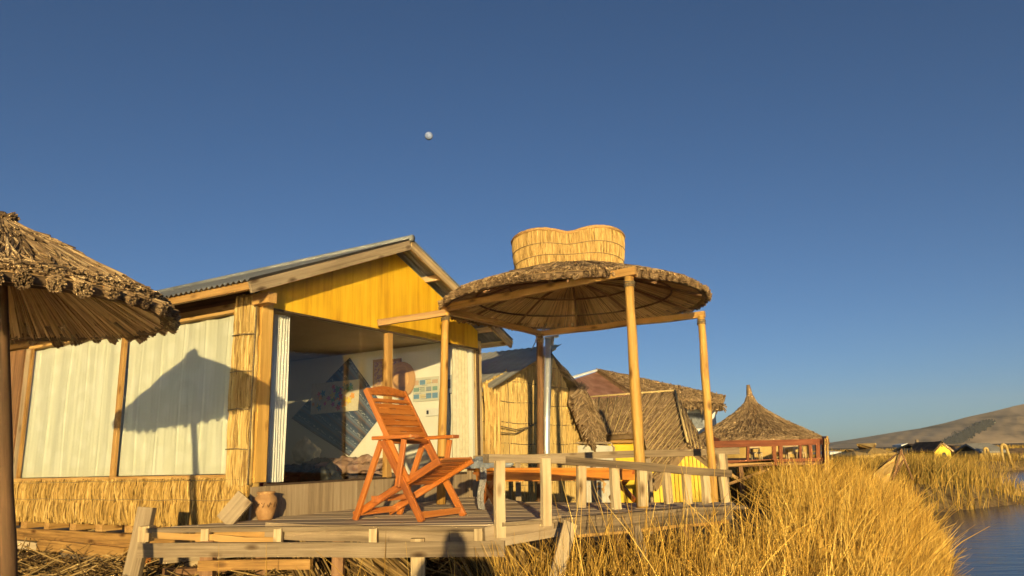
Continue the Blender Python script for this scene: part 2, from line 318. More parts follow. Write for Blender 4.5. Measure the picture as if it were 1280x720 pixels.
def water_mat():
    m, n, b = newmat("lake water"); b.inputs["Base Color"].default_value = (.035, .055, .07, 1); b.inputs["Roughness"].default_value = .19; b.inputs["Specular IOR Level"].default_value = .55; b.inputs["IOR"].default_value = 1.33
    tc = n.nodes.new("ShaderNodeTexCoord"); mp = n.nodes.new("ShaderNodeMapping"); mp.inputs["Scale"].default_value = (.55, 1.9, 1); mp.inputs["Rotation"].default_value = (0, 0, .12); n.links.new(tc.outputs["Object"], mp.inputs[0])
    nz = n.nodes.new("ShaderNodeTexNoise"); nz.inputs["Scale"].default_value = 2.2; nz.inputs["Detail"].default_value = 4; n.links.new(mp.outputs[0], nz.inputs["Vector"])
    bp = n.nodes.new("ShaderNodeBump"); bp.inputs["Strength"].default_value = .35; bp.inputs["Distance"].default_value = .035; n.links.new(nz.outputs["Fac"], bp.inputs["Height"]); n.links.new(bp.outputs[0], b.inputs["Normal"]); return m
def hill_mat():
    m, n, b = newmat("dry hillside"); b.inputs["Roughness"].default_value = .95
    tc = n.nodes.new("ShaderNodeTexCoord")
    mp = n.nodes.new("ShaderNodeMapping"); mp.inputs["Scale"].default_value = (.011, .006, .03); n.links.new(tc.outputs["Object"], mp.inputs[0])
    nz = n.nodes.new("ShaderNodeTexNoise"); nz.inputs["Scale"].default_value = 1; nz.inputs["Detail"].default_value = 8; nz.inputs["Roughness"].default_value = .6; n.links.new(mp.outputs[0], nz.inputs["Vector"])
    r = ramp(n, [(.34, (.10, .072, .045)), (.44, (.31, .21, .12)), (.56, (.43, .295, .17)), (.7, (.50, .36, .22))]); n.links.new(nz.outputs["Fac"], r.inputs[0]); n.links.new(r.outputs[0], b.inputs["Base Color"]); return m

# ------------------------------------------------------------------ ground, water, hill
SY = [-6, 0, 3, 6, 8, 9.8, 11.6, 14, 16.9, 18.0, 18.6, 19.6, 21.3, 23, 28, 36, 43, 45, 47, 60, 120, 400, 2500]
SX = [1.0, 1.4, 1.9, 3.15, 4.3, 5.35, 6.35, 7.4, 8.6, 9.4, 10.8, 12.7, 14.3, 14.9, 16.8, 21.3, 26.5, 33, 50, 75, 140, 420, 2600]
def shore(y): return np.interp(y, SY, SX)
def gz(x, y):
    u = shore(y)-x; base = np.interp(y, [-6, 0, 3, 5.2, 6.2, 30, 60], [-.1, .05, .15, .42, .55, .55, .45])
    return np.clip(np.minimum(base, -.02+u*.30), -1.0, 2)
ys = np.concatenate([np.arange(-6, 16, .5), np.arange(16, 50, 1), [55, 60, 70, 85, 100, 130, 170, 230, 300, 400, 600, 900, 1300, 2000]])
us = np.concatenate([[-4, -2, -1, -.4, 0, .3, .6, 1, 1.5], np.arange(2, 14, .6), [15, 18, 22, 30, 40, 60, 90, 140, 220, 400, 800, 1500, 2000]])
mb = MB(); V = []
for y in ys:
    for u in us:
        x = shore(y)-u; V.append([x, y, float(gz(x, y))+(rng.normal(0, .02) if 0 < u < 14 else 0)])
k = len(us); Q = [[i*k+j, i*k+j+1, (i+1)*k+j+1, (i+1)*k+j] for i in range(len(ys)-1) for j in range(k-1)]
mb.sm = True; mb.add(V, [q[::-1] for q in Q])
struct(mb.build("ground", M['mudground']))
mb = MB(); mb.add([[-2400, -290, 0], [3400, -290, 0], [3400, 2450, 0], [-2400, 2450, 0]], [[0, 1, 2, 3]])
struct(mb.build("water", water_mat()))
# hill: ridge line read at 1800 m, slope runs down towards the lake
pro_px = [1036, 1060, 1090, 1120, 1150, 1180, 1210, 1240, 1270, 1300, 1340, 1400, 1470, 1560, 1700]
pro_py = [555, 550, 545, 540, 535.5, 529, 521, 514.5, 507, 501, 494, 489, 488, 491, 499]
def hillpt(u, v):
    px = np.interp(u, np.linspace(0, 1, 15), pro_px); py = np.interp(u, np.linspace(0, 1, 15), pro_py)
    D = 1900.0; top = aty(px, py, D); base = aty(px, 563, 1620.0)
    t = v
    x = base[0]+(top[0]-base[0])*t; y = base[1]+(top[1]-base[1])*t
    h = (top[2]+1)*(t**.85)*(1-.0*t)
    h += math.sin(t*3.14)*(1.1*math.sin(px*.083+5*t)*t+.7*math.sin(px*.19-7*t+2*math.sin(px*.05))+.4*math.sin(px*.41+13*t))
    return np.array([x, y, max(h, -1)-1])
mb = MB(); mb.grid(hillpt, 120, 40)
def hillback(u, v):
    a = hillpt(u, 1); return a+np.array([0, 500*v, -a[2]*v])
mb.grid(hillback, 120, 3)
struct(mb.build("hill", hill_mat()))
# thin golden evening haze over the lake
mb = MB(); mb.box((500, 1075, 76), (5960, 2830, 158)); hz_o = struct(mb.build("haze", None), "stuff")
hm = bpy.data.materials.new("evening haze"); hm.use_nodes = True; hn = hm.node_tree; hn.nodes.clear()
ho = hn.nodes.new("ShaderNodeOutputMaterial"); hv = hn.nodes.new("ShaderNodeVolumePrincipled"); hv.inputs["Color"].default_value = (.93, .90, .84, 1); hv.inputs["Density"].default_value = .00011; hv.inputs["Anisotropy"].default_value = 0.0
hn.links.new(hv.outputs[0], ho.inputs["Volume"]); hz_o.data.materials.clear(); hz_o.data.materials.append(hm)
# dark plantation on the hillside: a countless far wood
mb = MB(); P = []
for k in range(2600):
    t = random.random(); px = 1184+t*54+random.gauss(0, 3.5); py = 557-t*29+random.gauss(0, 1.7)*(1.3-.6*t)
    best = None
    u = np.interp(px, pro_px, np.linspace(0, 1, 15))
    for v in np.linspace(.05, .95, 19):
        q = hillpt(u, v); c = WM.T @ (q-CAM); y_ = 360+F*c[1]/c[2]
        if best is None or abs(y_-py) < best[0]: best = (abs(y_-py), q)
    q = best[1]; s_ = random.uniform(3.2, 5.5)
    P.append((q, s_))
base = np.array([[0, 0, 1.2], [.5, 0, .5], [-.25, .43, .5], [-.25, -.43, .5], [0, 0, 0]])
for q, s_ in P:
    a = random.random()*6.28; R = np.array([[math.cos(a), -math.sin(a), 0], [math.sin(a), math.cos(a), 0], [0, 0, 1]])
    mb.add((base*s_) @ R.T+q+np.array([random.uniform(-5, 5), random.uniform(-5, 5), -1]), T=[[0, 1, 2], [0, 2, 3], [0, 3, 1], [4, 2, 1], [4, 3, 2], [4, 1, 3]])
o = mb.build("tree_plantation", mottle("dark eucalyptus leaves", [(.3, (.018, .02, .018)), (.7, (.04, .04, .035))], .9, .2, 0)); struct(o, "stuff"); tag(o, "dark band of trees climbing the dry hillside", "trees")
# the moon
md = ray(536, 170); md /= np.linalg.norm(md); D = 5000.0
mm, n, b = newmat("moon rock"); b.inputs["Roughness"].default_value = 1; b.inputs["Specular IOR Level"].default_value = 0
tc = n.nodes.new("ShaderNodeTexCoord"); nz = n.nodes.new("ShaderNodeTexNoise"); nz.inputs["Scale"].default_value = .045; nz.inputs["Detail"].default_value = 4; n.links.new(tc.outputs["Object"], nz.inputs["Vector"])
r = ramp(n, [(.38, (.20, .25, .42)), (.6, (.32, .39, .62))]); n.links.new(nz.outputs["Fac"], r.inputs[0]); n.links.new(r.outputs[0], b.inputs["Base Color"])
mb = MB(); rm = D*5.0/F; c0 = CAM+md*D
mb.grid(lambda u, v: c0+rm*np.array([math.sin(math.pi*v)*math.cos(2*math.pi*u), math.sin(math.pi*v)*math.sin(2*math.pi*u), math.cos(math.pi*v)]), 32, 16)
tag(mb.build("moon", mm), "small pale full moon in the clear blue sky", "moon")

# ------------------------------------------------------------------ shared builders
def reed_panel(mb, M4, w, z0, topf, pitch=.016, r=.009, y0=0, ragged=.03, courses=None, lean=.01, dens=1.0):
    """upright reeds laid side by side on the local XZ plane (facing -Y)"""
    M4 = np.array(M4); N = int(w/pitch*dens)
    for (a, b_) in (courses or [(0, 1)]):
        x = np.linspace(0, w, N)+rng.normal(0, pitch*.4, N); tp = np.array([topf(v) for v in x])
        zb = z0+(tp-z0)*a-rng.uniform(0, ragged, N); zt = z0+(tp-z0)*b_+rng.normal(0, ragged*.35, N)
        K = 4; P = np.zeros((N, K, 3)); ln = rng.normal(0, lean, N)
        for i in range(K):
            t = i/(K-1); P[:, i, 0] = x+ln*(t-.5)+rng.normal(0, .002, N); P[:, i, 2] = zb+(zt-zb)*t; P[:, i, 1] = y0-rng.uniform(0, r*1.6, N)-.012*math.sin(math.pi*t)
        P = P @ M4[:3, :3].T+M4[:3, 3]
        mb.reeds(P, rng.uniform(.7, 1.25, (N, 1))*r)
def cone_thatch(mb, c, prof, N, r=.008, jit=.02, seed_len=1.0, courses=1, lift=.02, tw=.04, ov=.15):
    """strands running down a surface of revolution; prof = [(radius, z)] from top to rim"""
    c = np.array(c); pr = np.array([p[0] for p in prof]); pz = np.array([p[1] for p in prof]); S = np.linspace(0, 1, len(prof))
    for k in range(courses):
        a = k/courses; b_ = min((k+1)/courses+ov, 1.0)
        n_ = int(N*(.35+1.3*(k+.5)/courses)/courses)
        th = rng.uniform(0, 2*math.pi, n_); s0 = np.clip(a+rng.uniform(-.08, .08, n_), 0, 1); s1 = np.clip(b_+rng.uniform(-.12, .03, n_), s0+.05, 1.0)
        K = 4; P = np.zeros((n_, K, 3)); dt = rng.normal(0, tw, n_); lf = rng.uniform(0, lift, n_)
        for i in range(K):
            t = i/(K-1); ss = s0+(s1-s0)*t; R = np.interp(ss, S, pr); Z = np.interp(ss, S, pz); th2 = th+dt*(t-.5)
            P[:, i, 0] = c[0]+R*np.cos(th2); P[:, i, 1] = c[1]+R*np.sin(th2); P[:, i, 2] = c[2]+Z+lf*(.4+t*.6)+rng.normal(0, jit*.15, n_)
        mb.reeds(P, rng.uniform(.6, 1.3, (n_, 1))*r)
def bundle_rim(mb, c, R, z, n, size, droop=.35, reeds_per=46, r=.006, inlen=.22, rise=.42):
    """tied bundles of reed poking out all round a thatched rim"""
    c = np.array(c)
    for k in range(n):
        th = 2*math.pi*(k+rng.uniform(-.12, .12))/n; e = np.array([math.cos(th), math.sin(th), 0]); tn = np.array([-e[1], e[0], 0]); sz = size*rng.uniform(.8, 1.2)
        p0 = c+e*(R-inlen)+np.array([0, 0, z+inlen*rise]); p1 = c+e*(R+sz*.6*rng.uniform(.7, 1.2))+np.array([0, 0, z-sz*droop*rng.uniform(.6, 1.4)])
        ax = p1-p0; nrm = np.cross(tn, ax); nrm /= np.linalg.norm(nrm); m = reeds_per
        ang = rng.uniform(0, 6.283, m); rr = np.sqrt(rng.uniform(0, 1, m))*sz*.5; P = np.zeros((m, 4, 3))
        for i, (t, f) in enumerate(((0, .8), (.6, .75), (.82, .85), (1.0, 1.0))):
            le = t*(1+rng.normal(0, .018, m)) if i == 3 else np.full(m, t)
            P[:, i] = p0+ax*le[:, None]+(tn*np.cos(ang)[:, None]+nrm*np.sin(ang)[:, None])*(rr*f)[:, None]
        mb.reeds(P, rng.uniform(.8, 1.3, (m, 1))*r, np.clip(rng.uniform(.25, .7)+rng.normal(0, .14, m), 0, 1)); mb.tube([p0, p0+ax*.8], sz*.40, 8)
def cone_surface(mb, c, prof, n=64, flip=False, dz=0):
    c = np.array(c); k = len(prof)-1
    mb.grid(lambda u, v: c+np.array([np.interp(v*k, range(k+1), [p[0] for p in prof])*math.cos(2*math.pi*u), np.interp(v*k, range(k+1), [p[0] for p in prof])*math.sin(2*math.pi*u), np.interp(v*k, range(k+1), [p[1] for p in prof])+dz]), n, k, flip=flip)
def thatch_face(mb, q, N, ln=.5, r=.008, lift=.03, tw=.12):
    """strands laid down the slope of a quad q = (ridge a, ridge b, eave b, eave a)"""
    q = [np.array(p, float) for p in q]; n_ = np.cross(q[1]-q[0], q[3]-q[0]); n_ /= np.linalg.norm(n_)
    if n_[2] < 0: n_ = -n_
    u = rng.uniform(0, 1, N); v = rng.uniform(-.02, 1, N); L = max(np.linalg.norm(q[3]-q[0]), np.linalg.norm(q[2]-q[1])); dv = ln/L*rng.uniform(.6, 1.2, N)
    K = 3; P = np.zeros((N, K, 3)); du = rng.normal(0, tw*ln/np.linalg.norm(q[1]-q[0]+1e-6), N)
    for i in range(K):
        t = i/(K-1); uu = np.clip(u+du*t, -.01, 1.01)[:, None]; vv = np.minimum(v+dv*t, 1.03)[:, None]
        a = q[0]*(1-uu)+q[1]*uu; b_ = q[3]*(1-uu)+q[2]*uu; P[:, i] = a*(1-vv)+b_*vv+n_*(lift*(.3+.7*t)*rng.uniform(.2, 1, N))[:, None]
    mb.reeds(P, rng.uniform(.6, 1.3, (N, 1))*r)
def slab(mb, q, th):
    q = [np.array(p, float) for p in q]; n_ = np.cross(q[1]-q[0], q[-1]-q[0]); n_ /= np.linalg.norm(n_)
    if n_[2] < 0: n_ = -n_
    mb.prism(q, -n_*th)

def inside(poly, x, y):
    c = np.zeros(len(x), bool); n_ = len(poly)
    for i in range(n_):
        x0, y0 = poly[i]; x1, y1 = poly[(i+1) % n_]; k = ((y0 > y) != (y1 > y)) & (x < (x1-x0)*(y-y0)/(y1-y0+1e-12)+x0); c ^= k
    return c
# ------------------------------------------------------------------ main cabin
PC = np.array([-2.397, 6.834, DECK]); LW = ray(-970, 617); LW[2] = 0; LW /= np.linalg.norm(LW); RW = ray(1205, 555); RW[2] = 0
RW = RW-LW*(RW @ LW); RW /= np.linalg.norm(RW)
HM = frame(PC, RW, LW)      # x along the glazed gable, y back along the window wall, z over the deck
W_ = 3.75; LEN = 6.2
cab = thing("reed_cabin", PC, "yellow gabled cabin with glazed front, reed skirting and corrugated metal roof", "cabin")
# corner pillar clad in reed
mb = MB(HM); mb.box((.075, .16, 1.0), (.11, .28, 2.14)); cp = mb.build("corner_post", M['pine'], cab)
mb = MB(); Mx = HM @ frame((.018, .33, 0), (0, -1, 0), (1, 0, 0)); reed_panel(mb, Mx, .34, .30, lambda x: 2.06, .012, .010, 0, .03, [(0, .2), (.18, .4), (.38, .6), (.58, .8), (.78, 1.0)], dens=1.6)
cl = mb.build("reed_cladding", M['paleread'], cab)
mb = MB(HM)
for z in (.62, .98, 1.33, 1.68): mb.tube([(-.02, .325, z), (-.026, .2, z+.005), (-.02, .015, z-.01)], .005, 5)
mb.tube([(-.02, .005, .3), (-.025, .0, .8), (-.02, .01, 1.3), (-.022, .0, 2.0)], .007, 5)
mb.build("cord", M['rope'], cl)
# front post of the gable (yellow board)
mb = MB(HM); mb.bar((.085, -.012, .32), (.085, -.012, 1.98), .13, .05, up=(0, 1, 0)); mb.build("front_post", M['pole'], cab)
# reed skirt under the windows
mb = MB(HM); mb.box((.07, LEN/2, .16), (.06, LEN, .40)); sk = mb.build("reed_skirt", M['skirt'], cab)
mb = MB(); Mx = HM @ frame((.03, LEN, 0), (0, -1, 0), (1, 0, 0))
reed_panel(mb, Mx, LEN-.02, -.06, lambda x: .36, .013, .0085, 0, .03, [(.0, .55), (.48, 1.0)], dens=1.9, lean=.02)
reed_panel(mb, Mx, LEN-.02, -.06, lambda x: .35, .013, .007, -.012, .04, [(.1, .52), (.55, .97)], dens=1.1, lean=.04)
mb.build("reed_bundle", M['skirt'], sk)
mb = MB(HM)
for z in (.345, .165): mb.tube([(.003-.004*(i % 2), LEN*i/24., z+.006*math.sin(i*2.1)) for i in range(25)], .003, 5)
mb.build("cord", M['rope'], sk)
# window wall: two glazed bays with curtains
def window(y0, y1, first):
    t = MB(HM)
    for y in (y0, y1): t.box((.06, y, 1.15), (.04, .026, 1.57))
    t.box((.06, (y0+y1)/2, .378), (.08, y1-y0+.045, .03)); t.box((.06, (y0+y1)/2, 1.937), (.075, y1-y0+.045, .03))
    f = t.build("window", M['pine'], cab)
    t = MB(HM); t.box((.058, (y0+y1)/2, 1.155), (.005, y1-y0-.03, 1.535)); t.build("pane", M['glass'], f)
    t = MB(HM); n_ = int((y1-y0-.2)/.33*8)
    ya, yb = y0+(.03 if first else .045), y1-(.03 if first else -.06)
    def cf(u, v):
        y = ya+(yb-ya)*u; return np.array([(.098 if first else .108)+.007*math.sin(y*17+1.8*math.sin(y*3.1))*(.35+.65*v)+.010*mnoise.noise(Vector((y*9, v*1.2, 1)))+.004*mnoise.noise(Vector((y*26, v*3, 5)))-.010*math.exp(-((y*2.9) % 1-.5)**2/.0018), y+.006*math.sin(v*6+y*9), .40+1.52*v-.018*abs(math.sin(y*7.5))*(v > .97)])
    t.grid(cf, 260, 20, gfn=lambda u, v: np.array([(yb-ya)*u, 1.48*v, 0.0])); t.build("curtain", M['curtain'], f)
    return f
window(.36, 2.165, True); window(2.196, 4.06, False)
mb = MB(HM)
for i in range(9): mb.bar((.06, 4.32+i*.2, .36), (.06, 4.32+i*.2, 1.94), .195, .03, up=(1, 0, 0))
mb.build("board_wall", M['brownwood'], cab)
for y, wd in ((4.17, .14),):
    mb = MB(HM); mb.box((.09, y, 1.15), (.05, wd, 1.58)); mb.build("window_post", M['greywood'], cab)
# header above windows: pale beam, dark gap, eave beam
mb = MB(HM); mb.bar((.05, .34, 1.985), (.05, LEN, 1.985), .07, .055); mb.build("header_beam", M['pine'], cab)
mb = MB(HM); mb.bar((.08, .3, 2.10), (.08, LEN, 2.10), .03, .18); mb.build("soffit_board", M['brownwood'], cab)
# gable wall
RH, RS, SL = 2.965, 1.93, .405        # ridge height, ridge x, slope
def roofz(x): return RH-abs(x-RS)*SL-.03
mb = MB(HM)
pts = [(.02, -.0, 1.93), (W_, -.0, 1.93), (W_, -.0, roofz(W_)-.02), (RS, -.0, roofz(RS)-.02), (.02, -.0, roofz(.02)-.02)]
nst = 12
for i in range(nst):      # sheets of plywood side by side
    xa = .02+(W_-.02)*i/nst; xb = .02+(W_-.02)*(i+1)/nst
    xs_ = [xa, xb]; 
    if xa < RS < xb: xs_ = [xa, RS, xb]
    top = [(x, -.012, roofz(x)-.02) for x in xs_[::-1]]
    poly = [(xa, -.012, 1.93), (xb-.003, -.012, 1.93)]+[(min(x, xb-.003), y, z) for x, y, z in top]
    off = rng.uniform(0, 20, 3); k0 = mb.n
    mb.prism(poly, (0, .03, 0), c_=rng.uniform(.44, .56)); g = mb.G[-1]; v = mb.V[-1]; mb.G[-1] = np.stack([v[:, 2], v[:, 0]*1.0, v[:, 1]], 1)+off
gp = mb.build("gable_panel", M['plywood'], cab)
mb = MB(HM); mb.bar((.15, -.02, 1.925), (W_, -.02, 1.925), .03, .02); mb.bar((W_-.03, -.02, .30), (W_-.03, -.02, 1.92), .03, .03); mb.bar((.158, -.02, .30), (.158, -.02, 1.92), .02, .015); mb.bar((.15, -.02, .292), (W_, -.02, .292), .03, .02); mb.build("dark_trim", M['darkframe'], cab)
mb = MB(HM); mb.box((1.875, -.005, 1.10), (.085, .06, 1.62)); mb.build("mullion", M['pine'], cab)
mb = MB(HM); mb.box((W_+.045, .04, 1.0), (.09, .09, 2.1)); mb.build("corner_board", M['palewood'], cab)
for xa, xb in ((.17, 1.83), (1.92, W_-.045)):
    mb = MB(HM); mb.box(((xa+xb)/2, .012, 1.11), (xb-xa, .006, 1.60)); mb.build("window_pane", M['glass'], cab)
# folded white curtain standing inside the left edge of the gable glass
mb = MB(HM)
mb.grid(lambda u, v: np.array([.20+.28*u, .10+.028*math.sin(u*52)+.006*math.sin(v*5+u*9), .31+1.60*v]), 90, 6, gfn=lambda u, v: np.array([u*.01, v*.01, 0])); mb.build("folded_curtain", M['whitepaint'], cab)
mb = MB(HM)
mb.grid(lambda u, v: np.array([3.28+.37*u, .09+.02*math.sin(u*34)+.006*math.sin(v*5+u*9), .31+1.60*v]), 80, 6, gfn=lambda u, v: np.array([u*.01, v*.01, 0])); mb.build("folded_curtain", M['creamcloth'], cab)
# base panel under the gable glass
mb = MB(HM)
for i in range(11):
    x0 = .0+W_*i/11; mb.bar((x0+W_/22, -.02, -.02), (x0+W_/22, -.02, .282), W_/11-.003, .03, up=(0, 1, 0), c_=rng.uniform(.3, .7))
mb.build("base_panel", M['panel'], cab)
# shell: far wall, back wall, floor, ceiling
mb = MB(HM); mb.box((W_-.045, LEN/2+.05, 1.02), (.05, LEN, 2.1)); mb.build("side_wall", M['whitewall'], cab)
mb = MB(HM); mb.box((W_/2, LEN-.03, 1.02), (W_-.2, .05, 2.1)); mb.build("back_wall", M['whitewall'], cab)
mb = MB(HM); mb.box((W_/2, LEN/2, -.03), (W_-.1, LEN, .04)); mb.build("floor", M['darkfloor'], cab)
mb = MB(HM); mb.box((W_/2+.05, LEN/2+.05, 2.09), (W_-.12, LEN-.1, .02)); mb.build("ceiling", M['ceiling'], cab)
# roof: corrugated sheets on purlins with fascia boards
OV = .30
def roof_sheet(t, side):
    xe = -.36 if side < 0 else 4.22
    nw = 92
    def fn(u, v):
        y = -OV+(LEN+.3+OV)*u; x = RS+(xe-RS)*v; return np.array([x, y, RH-abs(x-RS)*SL+.045+.012*math.cos(u*nw*2*math.pi)])
    t.grid(fn, nw*6, 2, flip=side > 0); t.grid(lambda u, v: fn(u, v)-np.array([0, 0, .004]), nw*6, 2, flip=side < 0)
mb = MB(HM); roof_sheet(mb, -1); roof_sheet(mb, 1); rf = mb.build("roof", M['metal'], cab)
mb = MB(HM); mb.tube([(RS, -OV-.02, RH+.055), (RS, LEN+.3, RH+.055)], .04, 8); mb.build("ridge_cap", M['metal'], rf)
for xe in (-.34, 4.2):
    mb = MB(HM); s_ = 1 if xe > RS else -1
    mb.bar((RS+.012*s_, -OV+.02, RH-.03), (xe, -OV+.02, RH-abs(xe-RS)*SL-.03), .03, .105, up=(0, 0, 1)); mb.build("fascia", M['greywood'] if xe < 0 else M['palewood'], rf)
for x in (-.31, .0, .65, 1.28, 2.58, 3.2, 3.79, 4.16):
    mb = MB(HM); mb.bar((x, -OV+.04, RH-abs(x-RS)*SL-.02), (x, LEN+.2, RH-abs(x-RS)*SL-.02), .045, .07); mb.build("purlin", M['pine'] if x < 0 else M['palewood'], rf)
mb = MB(HM); mb.box((-.02, -.10, 1.985), (.10, .22, .10)); mb.build("beam_end", M['pine'], cab)
# beam from the gable over to the gazebo is built with the gazebo
# underfloor: joist ends, bearers and stilts
for y in np.arange(.2, 6.1, .52):
    mb = MB(HM); mb.box((.14, y+rng.normal(0, .04), -.105), (.22, rng.uniform(.07, .14), .10)); mb.build("joist", M['pine'], cab)
mb = MB(HM); mb.bar((.03, -.05, -.225), (.03, LEN, -.215), .05, .125, seg=5, jit=.004); mb.build("bearer", M['pine'], cab)
mb = MB(HM); mb.bar((.30, -.05, -.11), (.30, LEN, -.11), .04, .1); mb.build("inner_bearer", M['brownwood'], cab)
mb = MB(HM); mb.bar((-.01, 1.72, -.345), (-.01, 3.3, -.31), .07, .11); mb.build("spacer_block", M['pine'], cab)
mb = MB(HM); mb.bar((.04, 3.4, -.34), (.04, 4.6, -.31), .07, .08); mb.build("spacer_block", M['palewood'], cab)
for (x, y, w1) in ((.03, 2.55, .14), (.05, .45, .1), (.05, 1.35, .10), (.06, 4.9, .12), (1.2, .2, .1), (3.6, .2, .12), (3.6, 4.5, .12), (1.8, 5.5, .12)):
    mb = MB(HM); mb.bar((x+rng.normal(0, .03), y, -.62), (x, y, -.27), w1, .09, up=(1, 0, 0), jit=.005, seg=3); mb.build("stilt", M['greywood'], cab)
mb = MB(HM); mb.bar((.0, 2.2, -.41), (.0, 2.85, -.40), .08, .07); mb.build("stilt_cap", M['greywood'], cab)
mb = MB(HM); mb.box((-.12, 1.3, -.43), (.1, .12, .19)); tag(mb.build("wood_block", M['varnish']), "short orange brown timber block standing in the straw under the cabin", "timber block")

# ---- inside the cabin (all on or by the far side wall)
SWX = W_-.07
SP = PC+RW*SWX; NS = np.cross(RW, [0, 0, 1])*0+RW
def sw(px, py, off=0): return onplane(px, py, SP-RW*off, RW)
def quadgrid(mb, c4, nu, nv, off=0, wav=0):
    c4 = [np.array(p) for p in c4]
    w0 = np.linalg.norm(c4[1]-c4[0]); h0 = np.linalg.norm(c4[3]-c4[0])
    fn = lambda u, v: (c4[0]*(1-u)+c4[1]*u)*(1-v)+(c4[3]*(1-u)+c4[2]*u)*v-RW*(off+wav*math.sin(u*9+v*4))
    mb.grid(fn, nu, nv, gfn=lambda u, v: np.array([u*w0, v*h0, 0])); mb.grid(lambda u, v: fn(u, v)+RW*.008, nu, nv, gfn=lambda u, v: np.array([u*w0, v*h0, 0]), flip=True)
mb = MB(); quadgrid(mb, [sw(437, 447, .03), sw(482, 512, .03), sw(436, 570, .03), sw(364, 523, .03)], 16, 16, .0, .006)
tag(mb.build("striped_blanket", M['blanket']), "blue striped woven blanket hung diamond-wise on the cabin's inner wall", "blanket")
mb = MB(); c4 = [sw(390, 480, .06), sw(449, 474, .06), sw(447, 513, .06), sw(388, 518, .06)]
quadgrid(mb, c4, 12, 8, 0, .004)
fl_cols = [(.62, .08, .06), (.08, .24, .36), (.78, .36, .07), (.5, .12, .32), (.14, .3, .12), (.78, .6, .12)]
def q_at(u, v, off): 
    a = np.array(c4[0])*(1-u)+np.array(c4[1])*u; b_ = np.array(c4[3])*(1-u)+np.array(c4[2])*u; return a*(1-v)+b_*v-RW*off
for k in range(34):
    u, v = (random.uniform(.52, .95), random.uniform(.12, .88)) if k < 20 else (random.uniform(.06, .5), random.uniform(.15, .85)); rr = random.uniform(.03, .075)
    mb.mi = 1+k % 6; cpt = q_at(u, v, .012+k*.0004)
    ring = []
    for a in range(20):
        th = a/20*6.283; r_ = rr*(.72+.28*math.cos(5*th)); ring.append(cpt+(LW*math.cos(th)+np.array([0, 0, 1])*math.sin(th))*r_)
    mb.prism(ring, RW*.003)
mb.mi = 0
tag(mb.build("embroidered_cloth", [M['creamcloth']]+[flat("embroidery thread", c) for c in fl_cols]), "white cloth embroidered with bright flowers pinned over the blue blanket", "wall cloth")
def picture(tl, br, label, inner, nm="picture_frame"):
    a = sw(*tl, .02); b_ = sw(br[0], br[1], .02); w0 = abs((b_-a) @ LW); h0 = abs(a[2]-b_[2]); c0 = (a+b_)/2
    R = np.stack([-LW, -RW, np.array([0, 0, 1])], 1)
    t = MB(); t.mi = 1; t.box(c0, (w0*.82, .012, h0*.82), R); t.mi = 0
    for dx in (-1, 1): t.box(c0-LW*dx*w0*.45, (w0*.1, .03, h0), R)
    for dz in (-1, 1): t.box(c0+np.array([0, 0, dz*h0*.455]), (w0*.8, .03, h0*.09), R)
    return tag(t.build(nm, [M['pine'], inner]), label, "picture")
inn = mottle("folk picture", [(.3, (.5, .22, .08)), (.45, (.62, .42, .16)), (.55, (.25, .14, .16)), (.7, (.66, .32, .10))], .8, 30, 0)
picture((467, 450), (480, 486), "tall narrow orange framed folk picture left of the mullion", inn)
picture((490, 449), (501, 484), "orange framed picture half hidden by the round straw hat", inn)
mb = MB(); hc = sw(501, 475, .05)
def hatfn(u, v):
    th = 2*math.pi*u; R_ = .26*v; z_ = .10*math.exp(-(v/.42)**6)
    return hc+LW*R_*math.cos(th)+np.array([0, 0, 1])*R_*math.sin(th)-RW*(z_+.012*math.sin(v*40)*.25)
mb.grid(hatfn, 40, 24, gfn=lambda u, v: np.array([v, u*.1, 0])); mb.grid(lambda u, v: hatfn(u, v)+RW*.01, 40, 24, flip=True)
tag(mb.build("straw_hat", grain("plaited straw", [(0, (.40, .22, .08)), (.5, (.58, .36, .15)), (1, (.70, .47, .22))], .8, (60, 4, 4), .2)), "round plaited straw hat hung on the inner wall behind the glass", "hat")
# map-like poster
a = sw(516, 473, .02); b_ = sw(549, 500, .02); w0 = abs((b_-a) @ LW); h0 = abs(a[2]-b_[2]); c0 = (a+b_)/2; R = np.stack([-LW, -RW, np.array([0, 0, 1])], 1)
mb = MB(); mb.box(c0, (w0, .006, h0), R); pc = [(.16, .30, .46), (.42, .44, .34), (.62, .52, .30), (.30, .34, .34), (.58, .40, .26), (.22, .36, .30)]
for i in range(4):
    for j in range(3):
        mb.mi = 1+(i*2+j*5) % 6 if not (i >= 2 and j == 0) else 1
        mb.box(c0-LW*((i-1.5)*w0*.235)-RW*.005+np.array([0, 0, (j-1)*h0*.29]), (w0*.2*random.uniform(.8, 1.05), .004, h0*.22*random.uniform(.7, 1.05)), R)
mb.mi = 7
for j in range(11): mb.box(c0-RW*.0075-LW*random.uniform(-.3, .3)*w0+np.array([0, 0, (j/10-.5)*h0*.8]), (w0*.22, .002, h0*.014), R)
tag(mb.build("wall_poster", [flat("poster paper", (.60, .58, .46))]+[flat("poster ink", c) for c in pc]+[flat("poster type", (.2, .2, .2))]), "pale rectangular poster of small coloured panels on the inner wall", "poster")
mbx = thing("meter_box", sw(560, 491, .05), "grey electric meter box with a black cable by the right pane", "meter box")
a = sw(552, 470, .04); b_ = sw(569, 491, .04); w0 = abs((b_-a) @ LW); h0 = abs(a[2]-b_[2]); c0 = (a+b_)/2
mb = MB(); mb.box(c0, (w0, .07, h0), R); mb.build("case", M['greybox'], mbx)
mb = MB(); mb.box(c0-RW*.037, (w0*.55, .006, h0*.5), R); mb.build("meter_face", M['darkframe'], mbx)
